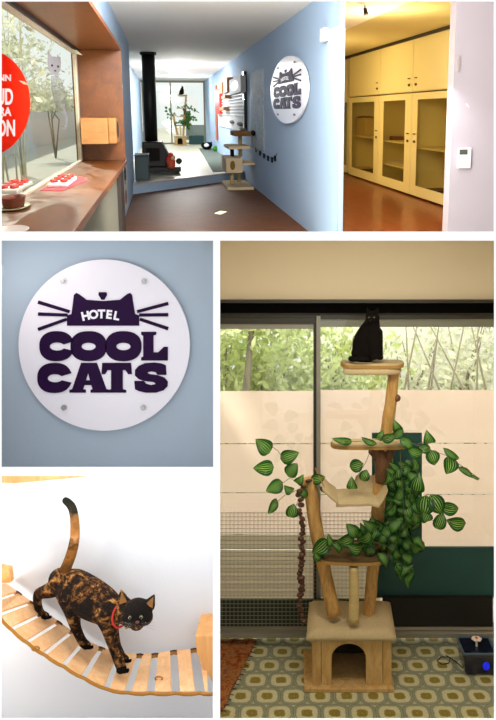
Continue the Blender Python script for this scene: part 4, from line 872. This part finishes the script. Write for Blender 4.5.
# far glass wall
YF = 28.0
m_fr1 = plain('far_window_frame', '#8d8578', .5)
zt_ = CZ-.02
fr = MB(); fr.box((-.75, YF-.05, CZ-.07), (XR, YF+.05, CZ)); fr.box((-.75, YF-.05, PZ), (XR, YF+.05, PZ+.05))
for px_ in (143, 171, 207): x = min(XR-.03, hy(px_, 110, YF).x); fr.box((x-.025, YF-.04, PZ), (x+.025, YF+.04, CZ))
w2 = S_(fr, 'window_2', m_fr1, 'glazed back wall of the back room with bright daylight', 'window')
MB().box((-.75, YF-.003, PZ+.05), (XR, YF+.003, CZ-.07)).build('pane', m_gl, w2)
S_(MB().box((-4, YF+.2, PZ-.3), (6, 60, PZ-.1)), 'ground', m_ground, 'bright paving outside the back room', 'ground')
a = hy(186, 125, 30); b = hy(206, 140, 30)
tag(MB().box((a.x, 30, b.z), (b.x+.3, 30.2, a.z)).build('garden_bench', plain('grey_planter', '#8a968f', .8), None, R1), 'grey low planter outside the far window', 'planter')
tag(MB().box((a.x+.02, YF-.5, PZ), (XR-.1, YF-.35, PZ+.33)).build('teal_board', m_teal, None, R1, bevel=.01), 'low dark teal board at the foot of the far window', 'board')

# stove
m_iron = plain('black_cast_iron', '#0d0c0b', .5, .3, bstr=.2); m_glow = plain('stove_glass', '#15100c', .6, spec=.1)
sc_ = hz(158, 170, PZ); Y0 = 14.4
stv = thing('wood_stove', 'black cast iron wood stove with tall straight flue pipe to the ceiling', 'stove', tuple(hz(158, 171, PZ)), R1)
q = hy(150.5, 120, 14.9); MB().tube([(q.x, 14.9, PZ+.45), (q.x, 14.9, CZ)], .128, 24).build('flue_pipe', m_iron, stv)
MB().tube([(q.x, 14.9, CZ-.05), (q.x, 14.9, CZ)], .16, 24).build('ceiling_collar', m_iron, stv)
MB().tube([(q.x, 14.9, PZ+.43), (q.x, 14.9, PZ+.52)], .15, 24).build('flue_collar', m_iron, stv)
T_ = [hy(142, 142, Y0), hy(162, 142, Y0), hy(173, 163, Y0), hy(176, 167, Y0), hy(142, 167, Y0)]
mb = MB(); mb.prism([(v.x, Y0, v.z) for v in T_], (0, 1.1, 0)); fixn(mb.build('firebox', m_iron, stv, bevel=.02))
a = hy(146, 148, Y0-.01); b = hy(160, 161, Y0-.01); MB().box((a.x, Y0-.02, b.z), (b.x, Y0, a.z)).build('door_glass', m_glow, stv)
a = hy(141, 167, Y0-.1); b = hy(181, 171, Y0-.1); MB().box((a.x, Y0-.25, b.z), (b.x, Y0+1.1, a.z)).build('hearth_ledge', m_iron, stv, bevel=.01)
for (x, y) in ((a.x+.05, Y0-.15), (b.x-.1, Y0-.15), (a.x+.05, Y0+.9), (b.x-.1, Y0+.9)): MB().box((x, y, PZ), (x+.06, y+.08, b.z)).build('leg', m_iron, stv)
# green-black box beside it
a = hz(142, 180.5, PZ); x0_, x1_ = hy(135, 170, a.y).x, hy(149, 170, a.y).x; zz = hy(142, 156, a.y).z
bx_ = thing('log_bin', 'dark teal square bin standing left of the black stove', 'bin', tuple(a), R1); MB().box((x0_, a.y, PZ), (x1_, a.y+.6, zz)).build('body', plain('dark_teal_metal', '#1e3a40', .5), bx_, bevel=.015)
MB().box((x0_-.005, a.y-.01, zz), (x1_+.005, a.y+.61, zz+.02)).build('lid', plain('teal_metal_lid', '#2e4a50', .5), bx_, bevel=.006)
# toy basket on the hearth
a = hz(172, 168, PZ); m_or = plain('orange_red_toy', '#d4583a', .6); m_or2 = plain('cream_toy', '#e6d2a8', .6)
tb = thing('toy_basket', 'orange and red toy basket beside the stove', 'basket', tuple(a), R1); c = hy(171, 163, 14.0); r_ = 5/739*14
MB().lathe((c.x, 14.0, c.z-.10), [(0, 0), (r_*.7, 0), (r_*.95, .16), (r_*.85, .16), (0, .05)], 18).build('bowl', m_or, tb)
for dx, dz_, mm in ((-.04, .10, m_rcup), (.04, .12, m_or2), (0, .17, m_rcup)): MB().ball((c.x+dx, 14.0, c.z-.02+dz_), .05).build('toy', mm, tb)
c = hy(179, 161, 14.0); tag(MB().ball((c.x, 14.0, c.z), .06).build('dark_toy_ball', plain('dark_green_ball', '#26331f', .6), None, R1), 'dark green toy ball hanging on the hearth ledge edge', 'ball')
# gray mat, toys on the raised floor
m_mat = fabric('grey_green_mat', '#6f7a72', '#566058', 60)
tag(fixn(MB().prism([(v.x, v.y, PZ+.001) for v in (hz(199, 148.5, PZ), hz(222, 148.5, PZ), hz(232, 171, PZ), hz(213, 172, PZ))], (0, 0, .012)).build('floor_mat', m_mat, None, R1)), 'grey-green rectangular mat on the raised pale floor', 'mat')
def onfloor(px_, py_): return hz(px_, py_, PZ)
c = onfloor(207, 150); r_ = 5/739*c.y
pb = thing('cat', 'black and white cat curled up on the grey mat in the back room', 'cat', tuple(c), R1)
mb = MB(); mb.ball(c+Vector((0, 0, r_*.75)), (r_*1.0, r_*1.3, r_*.75)); mb.ball(c+Vector((r_*.55, -.5*r_, r_*1.05)), r_*.55); mb.ball(c+Vector((-r_*.6, 0, r_*.95)), r_*.6)
for s_ in (-1, 1): mb.tube([c+Vector((r_*(.55+s_*.3), -.5*r_, r_*1.4)), c+Vector((r_*(.55+s_*.38), -.5*r_, r_*1.85))], [r_*.2, .005], 6)
fuse(mb, 'body', m_dark, pb, .012, 3, R1); MB().ball(c+Vector((-.1*r_, -1.0*r_, r_*.95)), (r_*.5, r_*.35, r_*.42)).build('white_bib', m_wpl, pb)
c = onfloor(201, 141.5); r_ = 3.6/739*c.y; t_ = thing('toy_track', 'turquoise round toy on the raised floor near the far window', 'toy', tuple(c), R1); m_tq = plain('turquoise_plastic', '#2f9fc0', .4)
MB().lathe(c, [(0, 0), (r_*1.3, 0), (r_*1.35, r_*.4), (r_*.8, r_*.5), (0, r_*.5)], 20).build('base', m_tq, t_); MB().ball(c+Vector((-r_*.2, 0, r_*.9)), r_*.5).build('ball', m_tq, t_)
c = onfloor(219, 151.5); r_ = 5/739*c.y; t_ = thing('toy_tunnel', 'green crinkle toy heap on the mat left of the small cat tree', 'toy', tuple(c), R1); m_gt = fabric('green_toy_fabric', '#4c9a34', '#2f6a20', 30)
mb = MB()
for k in range(6): mb.ball(c+Vector((rg.uniform(-1, 1)*r_, rg.uniform(-1, 1)*r_, r_*rg.uniform(.3, .9))), r_*.6)
fuse(mb, 'fabric_body', m_gt, t_, .02, 2, R1); MB().ball(c+Vector((r_*.1, -r_*1.2, r_*.6)), r_*.35).build('pom', plain('dark_pompom', '#2a2f5a', .9), t_)
c = onfloor(228, 156); tag(MB().ball(c+Vector((0, 0, .07)), (.16, .16, .07)).build('yellow_toy', plain('yellow_toy', '#c9b23a', .6), None, R1), 'yellow toy on the floor behind the small cat tree', 'toy')

# ceiling lamp of the back room
c = hz(173, 64, CZ); lm = thing('ceiling_lamp', 'small white ceiling lamp in the back room near the flue', 'ceiling lamp', (c.x, c.y, CZ-.2), R1)
MB().lathe((c.x, c.y, CZ-.06), [(0, 0), (.1, 0), (.1, .06), (0, .06)], 16).build('mount', m_wpl, lm)
for s_ in (-1, 1): MB().ball((c.x+s_*.06, c.y, CZ-.13), (.07, .07, .09)).build('bulb', plain('lit_bulb', '#fff6e8', .3, em='#fff2e0', ems=1.5), lm)

# small cat tree at the step
m_bfl = fabric('light_brown_fleece', '#ecd8b8', '#cdb48c', 40); m_bd = fabric('dark_post_fabric', '#1d2233', '#12151f', 40)
c0 = hz(236, 186, FZ); Yt = c0.y; k_ = Yt/739
def tq(px_, py_, dy=0): return hy(px_, py_, Yt+dy)
ctr = thing('small_cat_tree', 'small beige cat tree with cubby and platforms standing by the blue step', 'cat tree', tuple(c0), R1)
a = tq(224, 187); b = tq(249, 187); MB().box((a.x, Yt-.75, FZ), (b.x, Yt+.65, FZ+.05)).build('base', m_bfl, ctr, bevel=.01)
def bx2(px0, py0, px1, py1, dy0, dy1, name, mm, bv=.01, par=ctr):
    a = tq(px0, py0); b = tq(px1, py1); return MB().box((a.x, Yt+dy0, b.z), (b.x, Yt+dy1, a.z)).build(name, mm, par, bevel=bv)
def pst(px_, py0, py1, r_, name, mm, dy=0):
    a = tq(px_, py0); b = tq(px_, py1); return MB().tube([(a.x, Yt+dy, a.z), (a.x, Yt+dy, b.z)], r_*k_, 14).build(name, mm, ctr)
pst(231, 170, 185, 2.0, 'post', m_sisal, -.2); pst(240, 170, 183, 2.0, 'post', m_sisal, .2)
bx2(223.5, 156.5, 240, 171, -.5, .5, 'cubby', m_bfl, .02)
a = tq(227.5, 159); b = tq(232.5, 168); mb = MB(); mb.ball(((a.x+b.x)/2, Yt-.5, (a.z+b.z)/2), ((b.x-a.x)/2, .02, (a.z-b.z)/2)); mb.build('cubby_hole', plain('yellow_brown_inside', '#8a6a1e', .9), ctr)
bx2(240, 161.5, 254.5, 163.5, -.4, .4, 'side_shelf', m_bfl)
pst(232, 147, 157, 2.0, 'post', m_bd); pst(240.5, 135, 157, 2.0, 'post', m_sisal, .1)
bx2(226, 145, 247.5, 148, -.45, .5, 'platform', m_bfl)
mb = MB(); a = tq(232, 131); b = tq(248.5, 135.5); mb.box((a.x, Yt-.4, b.z), (b.x, Yt+.4, b.z+.03)); mb.box((a.x, Yt-.4, b.z+.03), (b.x, Yt-.34, a.z)); mb.box((a.x, Yt+.34, b.z+.03), (b.x, Yt+.4, a.z)); mb.box((a.x, Yt-.34, b.z+.03), (a.x+.03, Yt+.34, a.z)); mb.box((b.x-.03, Yt-.34, b.z+.03), (b.x, Yt+.34, a.z)); mb.build('top_bed', fabric('brown_bed_fleece', '#8f6a42', '#6d4d2c', 40), ctr, bevel=.008)

# things on the long blue wall
def wbox(px0, px1, py0, py1, d, name, mm, par=None, x0=0.0, pyr=None):  # box standing out of the right wall, spanning these columns; rows given at its near edge
    ya_ = hx(px1, 100, XR-x0).y; yb2 = hx(px0, 100, XR-x0).y; zt2 = hx(px1, py0, XR-x0).z; zb2 = hx(px1, py1, XR-x0).z
    return MB().box((XR-x0-d, ya_, zb2), (XR-x0, yb2, zt2)).build(name, mm, par, R1 if par is None else None), (ya_, yb2, zt2, zb2)
q = hx(232, 105, XR)
pn = thing('wall_panel', 'large slatted play panel with boxes on the far part of the blue wall', 'wall panel', (XR, q.y, -.7), R1)
wbox(219, 246, 72, 132, .03, 'back_board', wallpaint('pale_board', '#c3c2c0', .03), pn)
for k in range(7):
    wbox(220, 245, 93+k*3.6, 94.2+k*3.6, .03, 'slat', m_wpl, pn, .03)
wbox(245.6, 247, 71, 132, .06, 'dark_edge', m_black, pn)
o, (ya_, yb2, zt2, zb2) = wbox(234, 246, 75, 92, .10, 'square_box', plain('grey_box', '#8f8f90', .6), pn, .03)
MB().ball((XR-.132, (ya_+yb2)/2, (zt2+zb2)/2), (.006, (yb2-ya_)*.33, (zt2-zb2)*.33), None, 20, 12).build('round_opening', m_wpl, o)
wbox(229.5, 233.5, 77, 92, .14, 'wooden_cubby', m_box, pn, .03); wbox(225, 228, 82, 93, .14, 'wooden_cubby', m_box, pn, .03)
wbox(228, 232, 95, 98, .16, 'wooden_step', m_box, pn, .03); wbox(226, 230, 107, 110.5, .16, 'wooden_step', m_box, pn, .03)
o, r4 = wbox(219.5, 224, 88, 114, .12, 'wall_tunnel', m_rcup); tag(o, 'red vertical fabric tunnel on the far blue wall beside the slatted panel', 'cat toy')
for k, (a_, b_) in enumerate(((232, 122), (240, 124), (243, 129))):
    v = hx(a_, b_, XR-.04); tag(MB().ball(v, (.05, .5, .04)).build('wall_cushion', fabric('grey_cushion', '#8c8a88', '#6c6a68', 20), None, R1), ['grey cushion pad low on the slatted panel, farthest', 'grey cushion pad low on the slatted panel, middle', 'grey cushion pad low on the slatted panel, nearest'][k], 'cushion')
wbox_, r5_ = wbox(216.2, 217.6, 85, 140, .04, 'door_frame', plain('orange_wood', '#a5532a', .5)); wbox_['kind'] = 'structure'; tag(wbox_, 'orange timber door post on the far blue wall', 'door'); wbox_.name = 'trim_11'
t = NT('frosted_acrylic'); v = t.coord(); nz = t.noise(v, 3, 4); b2 = t.n('BsdfTransparent'); b3 = t.n('BsdfPrincipled'); b3.inputs['Roughness'].default_value = .6; b3.inputs['Base Color'].default_value = lin('#dadcd2'); m_ = t.n('MixShader'); t.l(t.math('ADD', t.math('MULTIPLY', nz, .5), .10), m_.inputs[0]); t.l(b2.outputs[0], m_.inputs[1]); t.l(b3.outputs[0], m_.inputs[2]); t.l(m_.outputs[0], t.out.inputs[0])
fp = thing('acrylic_panel', 'frosted clear panel on the blue wall left of the round sign', 'wall panel', tuple(hx(257, 148, XR)), R1)
wbox(251, 264, 68, 152, .015, 'sheet', t.m, fp)
v = hx(253, 133, XR-.03); MB().ball(v, (.03, .28, .05)).build('knob', m_mblk, fp)
gd = thing('tag_garland', 'sagging string of small dark tags on the blue wall beyond the small cat tree', 'garland', tuple(hx(267, 158, XR)), R1)
gp = [(256, 148.5), (260, 152), (264, 154.5), (268, 157), (272, 158.5), (275, 157), (277, 153.5)]
P = [hx(a_, b_, XR-.01) for a_, b_ in gp]; MB().tube(P, .004, 5).build('cord', m_mblk, gd)
for i, q in enumerate(P[:-1]):
    mb = MB(); mb.box((XR-.016, q.y-.07, q.z-.06), (XR-.006, q.y+.07, q.z+.02)); mb.build('tag', m_mblk, gd)
# round sign on the hall wall
c = hx(292, 90, XR); ya_ = hx(311, 90, XR).y; yb2 = hx(273.5, 90, XR).y; zr_ = (hx(292, 56, XR).z-hx(292, 124, XR).z)/2; ym = (ya_+yb2)/2; yr_ = (yb2-ya_)/2
round_sign('white round sign with purple cat lettering on the long blue wall of the hall', (XR, ym, c.z), lambda u, v, h: Vector((XR-h, ym-u*yr_, c.z+v*zr_)), R1, .028)
# alarm sensor
c = hx(326.5, 35, XR); sn = thing('motion_sensor', 'small white motion sensor high on the end of the blue wall', 'sensor', tuple(c), R1)
MB().box((XR-.05, c.y-.09, c.z-.065), (XR, c.y+.09, c.z+.065)).build('housing', m_wpl, sn, bevel=.012); MB().ball((XR-.05, c.y, c.z+.01), (.008, .05, .028)).build('lens', plain('sensor_lens', '#d8d0c8', .2), sn)
# remote on the white wall
YRm = 6.62; a = hy(457.5, 147.5, YRm); b = hy(469.5, 168, YRm); rm = thing('remote_control', 'white air conditioner remote in a holder on the off-white wall', 'remote', (a.x, YRm, b.z), R1)
MB().box((a.x, YRm-.03, b.z), (b.x, YRm, a.z)).build('body', m_wpl, rm, bevel=.006)
a2 = hy(459.5, 149.5, YRm-.03); b2_ = hy(467.3, 154.5, YRm-.03); MB().box((a2.x, YRm-.034, b2_.z), (b2_.x, YRm-.029, a2.z)).build('screen', plain('lcd_grey', '#4a5048', .3), rm)
for r in range(3):
    for cc in range(3): q = hy(460.8+cc*2.6, 157.5+r*2.6, YRm-.031); MB().box((q.x-.007, YRm-.034, q.z-.005), (q.x+.007, YRm-.029, q.z+.005)).build('button', plain('button_grey', '#a8b0b0', .5), rm)
v = hy(468, 106, YRm); tag(MB().tube([(v.x-.02, YRm-.003, v.z+.02), (v.x+.02, YRm-.003, v.z-.02)], .004, 6).build('wall_hook', m_wtext, None, R1), 'tiny white hook on the off-white wall above the remote', 'hook')
tag(MB().box((hy(458.5, 60, YRm).x-.012, YRm-.012, hy(458, 72, YRm).z), (hy(458.5, 60, YRm).x+.012, YRm, hy(458, 56, YRm).z)).build('hinge', plain('painted_hinge', '#a89c98', .5), None, R1), 'painted door hinge on the edge of the off-white wall', 'hinge')

# ------------------------------------------------------------------ cupboard room
XC = 3.93; YA, YZ = 8.6, 16.0
S_(MB().box((XR+.045, 6.76, CZ+.02), (XC+.7, YZ+.3, CZ+.07)), 'ceiling', m_yceil, 'warm cream ceiling of the cupboard room', 'ceiling')
S_(MB().box((XR+.046, 6.77, FZ+.001), (XC+.62, YZ, FZ+.008)), 'floor', m_redfl, 'wooden floor of the cupboard room, coloured redder for its warm light', 'floor')
S_(MB().box((XC+.6, 6.76, FZ), (XC+.65, YZ+.1, CZ+.05)), 'wall_right', m_ycream, 'cream wall behind the cupboards', 'wall')
S_(MB().box((XR+.045, YZ, FZ), (XC+.65, YZ+.05, CZ+.05)), 'wall_back', m_ycream, 'cream end wall of the cupboard room', 'wall')
S_(MB().box((XR+.046, 6.77, FZ), (XR+.06, YZ, CZ+.02)), 'wall_left', m_ycream, 'cream inner side of the dividing wall', 'wall')
S_(MB().box((XC-.02, YA, CZ-.03), (XC+.02, YZ, CZ+.03)), 'trim_12', m_dk, 'dark moulding along the cupboard tops', 'trim')
ZS = hx(400, 93.5, XC).z; ZK = FZ+.03
ys = [hx(q, 130, XC).y for q in (349.5, 380, 412.5, 456)]; ys[3] = ys[3]
m_cg = glass('cupboard_glass', '#f2efe0', .07); m_lock = plain('brass_lock', '#4a3a1a', .3, .8)
def cupboard(y0, y1, z0, z1, lbl, glazed, name):
    t_ = thing(name, lbl, 'cupboard', (XC, (y0+y1)/2, z0), R1); D_ = .55; e = .02
    mb = MB(); mb.box((XC, y0, z0), (XC+D_, y0+e, z1)).box((XC, y1-e, z0), (XC+D_, y1, z1)).box((XC, y0+e, z0), (XC+D_, y1-e, z0+e)).box((XC, y0+e, z1-e), (XC+D_, y1-e, z1)).box((XC+D_-.02, y0+e, z0+e), (XC+D_, y1-e, z1-e)); mb.build('carcass', m_ycream, t_)
    if glazed:
        s_, tb_ = .33, .12
        mb = MB(); X0, X1 = XC-.02, XC-.001
        mb.box((X0, y0+.01, z0+.01), (X1, y0+s_, z1-.01)).box((X0, y1-s_*.75, z0+.01), (X1, y1-.01, z1-.01)).box((X0, y0+s_, z0+.01), (X1, y1-s_*.75, z0+.05+tb_)).box((X0, y0+s_, z1-.02-tb_*.7), (X1, y1-s_*.75, z1-.01))
        d = mb.build('door', m_ycream, t_, bevel=.002); MB().box((XC-.012, y0+s_, z0+.05+tb_), (XC-.009, y1-s_*.75, z1-.02-tb_*.7)).build('glass_pane', m_cg, d)
    else:
        d = MB().box((XC-.02, y0+.012, z0+.01), (XC-.001, y1-.012, z1-.02)).build('door', m_ycream, t_, bevel=.003)
    return t_, d
lbls = ['glazed cream cupboard farthest in, with a red-topped box inside', 'glazed cream cupboard in the middle of the row', 'glazed cream cupboard nearest the off-white wall']
ul = ['plain cream upper cupboard farthest in', 'plain cream upper cupboard in the middle', 'plain cream upper cupboard nearest the off-white wall']
for k in range(3):
    y1_, y0_ = ys[k], ys[k+1]
    if k == 2: y0_ -= .3
    t_, d = cupboard(y0_, y1_, ZK, ZS-.01, lbls[k], True, 'glass_cupboard')
    for hz2 in (((363, 135),), ((396, 140), (396, 163)), ((432, 147),))[k]:
        hz2 = hx(hz2[0], hz2[1], XC+.28).z-.012
        MB().box((XC+.05, y0_+.03, hz2-.012), (XC+.5, y1_-.03, hz2+.012)).build('shelf', m_ycream, t_)
    kk = y1_-.16 if k == 2 else y0_+.16
    MB().ball((XC-.028, kk, -.46), (.012, .05, .022)).build('lock', m_lock, d)
    MB().tube([(XC-.03, kk+.05, -.34), (XC-.045, kk, -.34), (XC-.03, kk-.05, -.34)], .008, 8).build('handle', m_lock, d)
    t_, d = cupboard(y0_, y1_, ZS+.01, CZ-.03, ul[k], False, 'upper_cupboard')
    MB().ball((XC-.028, kk, ZS+.12), (.012, .05, .022)).build('lock', m_lock, d); MB().tube([(XC-.03, kk+.05, ZS+.22), (XC-.045, kk, ZS+.22), (XC-.03, kk-.05, ZS+.22)], .008, 8).build('handle', m_lock, d)
# narrow unit on the end wall
xe = hy(349, 100, YZ-.4).x
t_ = thing('narrow_cupboard', 'narrow cream cupboard on the end wall left of the glazed row', 'cupboard', (2.9, YZ-.3, FZ), R1)
MB().box((XR+.1, YZ-.4, FZ+.03), (xe, YZ-.02, CZ)).build('carcass', m_ycream, t_)
MB().box((xe-.3, YZ-.42, FZ+.2), (xe-.05, YZ-.405, ZS-.1)).build('door', plain('greenish_glass_front', '#9a9460', .2), t_)
MB().box((xe-.3, YZ-.42, ZS+.02), (xe-.03, YZ-.405, CZ-.1)).build('door', m_ycream, t_, bevel=.004)
# contents
m_cloth = fabric('dark_red_cloth', '#8a3020', '#5a1c14', 30); m_card = plain('tan_box', '#cdb06a', .7); m_tray = plain('dark_tray', '#2a1d18', .6)
y_ = (ys[0]+ys[1])/2
def inside(px_, py_, X=XC+.3): return hx(px_, py_, X)
def sit(label, name, cat, px_, zb, s3, mt_, extra=None, X=XC+.28):
    v = hx(px_, 120, X); o = thing(name, label, cat, (X, v.y, zb), R1); MB().box((X-s3[0]/2, v.y-s3[1]/2, zb), (X+s3[0]/2, v.y+s3[1]/2, zb+s3[2])).build('body', mt_, o, bevel=.01)
    if extra: extra(o, X, v.y, zb+s3[2])
    return o
sit('tan storage box with dark red cloth on its lid in the farthest glazed cupboard', 'storage_box', 'box', 366, hx(363, 135, XC+.28).z, (.3, .9, .36), m_card, lambda o, X, y, z: MB().ball((X-.02, y, z+.015), (.16, .42, .03)).build('folded_cloth', m_cloth, o))
sit('small dark red bundle on the shelf of the middle glazed cupboard', 'cloth_bundle', 'cloth', 396, hx(396, 140, XC+.28).z, (.2, .4, .07), m_cloth)
sit('white folded cloth on the lower shelf of the middle glazed cupboard', 'cloth_bundle', 'cloth', 396, hx(396, 163, XC+.28).z, (.25, .5, .03), m_wpl)
sit('dark tray at the bottom of the farthest glazed cupboard', 'tray', 'tray', 362, ZK+.02, (.3, .8, .12), m_tray, lambda o, X, y, z: MB().box((X-.17, y-.42, z), (X+.17, y+.42, z+.02)).build('rim', m_card, o))
sit('dark oval tray at the bottom of the nearest glazed cupboard', 'tray', 'tray', 441, ZK+.02, (.3, .5, .13), m_tray, None, XC+.2)
sit('tan cardboard panel standing in the nearest glazed cupboard', 'storage_box', 'box', 430, ZK+.02, (.05, .5, .55), m_card, None, XC+.45)
# ceiling track spot
c = hz(372, 2, CZ+.02); tr_ = thing('track_spot', 'small black spotlight hanging from a ceiling track in the cupboard room', 'spotlight', (c.x, c.y, CZ-.1), R1)
a = hz(344, 10, CZ+.015); b = hz(378, -1, CZ+.015); MB().tube([a, b], .012, 6).build('track', m_dk, tr_)
c = hz(365, 3.5, CZ+.015); MB().tube([c, c-Vector((0, 0, .05))], .008, 6).build('stem', m_dk, tr_); MB().tube([c-Vector((0, 0, .05)), c-Vector((-.01, .02, .12))], [.02, .028], 10).build('spot_head', m_dk, tr_)

# far copy of the big cat tree, its vines and the black cat
Lc = hz(179, 142.5, PZ); far = R1 @ Matrix.Translation((Lc.x, 27.0, PZ)) @ Matrix.Diagonal((1.05, 1.05, 1.08, 1)) @ Matrix.Translation(Vector((0, 0, 0)))
inv = Matrix.Translation(-Vector((p(349, 0, 3.85).x, 3.85, 0)))
for o, lb in ((tree, 'distant natural-branch cat tree before the bright far window of the hall'), (V1, 'sprig of artificial vine on the left of the distant cat tree'), (V3, 'artificial vine along the middle platform of the distant cat tree'),
              (V4, 'dense hanging artificial vine on the right of the distant cat tree'), (V5, 'artificial vine over the low platform of the distant cat tree'), (bc, 'black cat on top of the distant cat tree by the far window')):
    c_ = copy_tree(o, far @ inv @ o.matrix_world); c_['label'] = lb

# lights of the hall
def hl(name, loc, e, col, sx, sy, tgt): return light('AREA', name, loc, e, col, sx, sy, tgt, R1)
hl('hall_ceiling_fill', (.5, 6.2, 1.10), 12, (1, .96, .9), 1.0, 2.4, (.4, 6.6, -1.3))  # unseen area light added over the near hall as fill
hl('hall_floor_fill', (.5, 5.6, -1.28), 62, (1, .93, .84), 1.0, 2.0, (.6, 7.8, 1.1))  # added below the view, stands in for bounced daylight on the ceiling
hl('hall_forward_fill', (.4, 4.4, .98), 160, (1, .97, .93), .9, .3, (.8, 13, .3))  # added out of view to brighten ceiling and walls down the hall
hl('back_room_ceiling_fill', (.4, 20, 1.12), 190, (1, .98, .95), 1.2, 6.0, (.4, 20, -1.3))  # broad fill added under the ceiling, no fitting belongs to it
light('POINT', 'back_room_bulb_and_fill', (hz(173, 64, CZ).x+.2, hz(173, 64, CZ).y, .6), 60, (1, .97, .93), .08, room=R1)
light('POINT', 'back_room_bulb_and_fill', (.7, 24.5, .5), 60, (1, .97, .93), .08, room=R1)  # second point light for the far end, without a fitting
light('POINT', 'cupboard_room_warm_light', (2.6, 8.4, .7), 44, (1, .82, .50), .15, room=R1)
light('POINT', 'cupboard_room_warm_light', (2.15, 12.2, .3), 60, (1, .82, .50), .15, room=R1)  # added point light hidden by the dividing wall, evens out the cupboards
light('AREA', 'hall_garden_fill', (-1.35, 6.5, 2.2), 330, (1, .98, .96), 1.0, 9, (-2.7, 6.5, -.6), R1)  # added area light that brightens the garden wall and foliage
for o in list(bpy.data.objects):
    if '_o' in o: del o['_o']
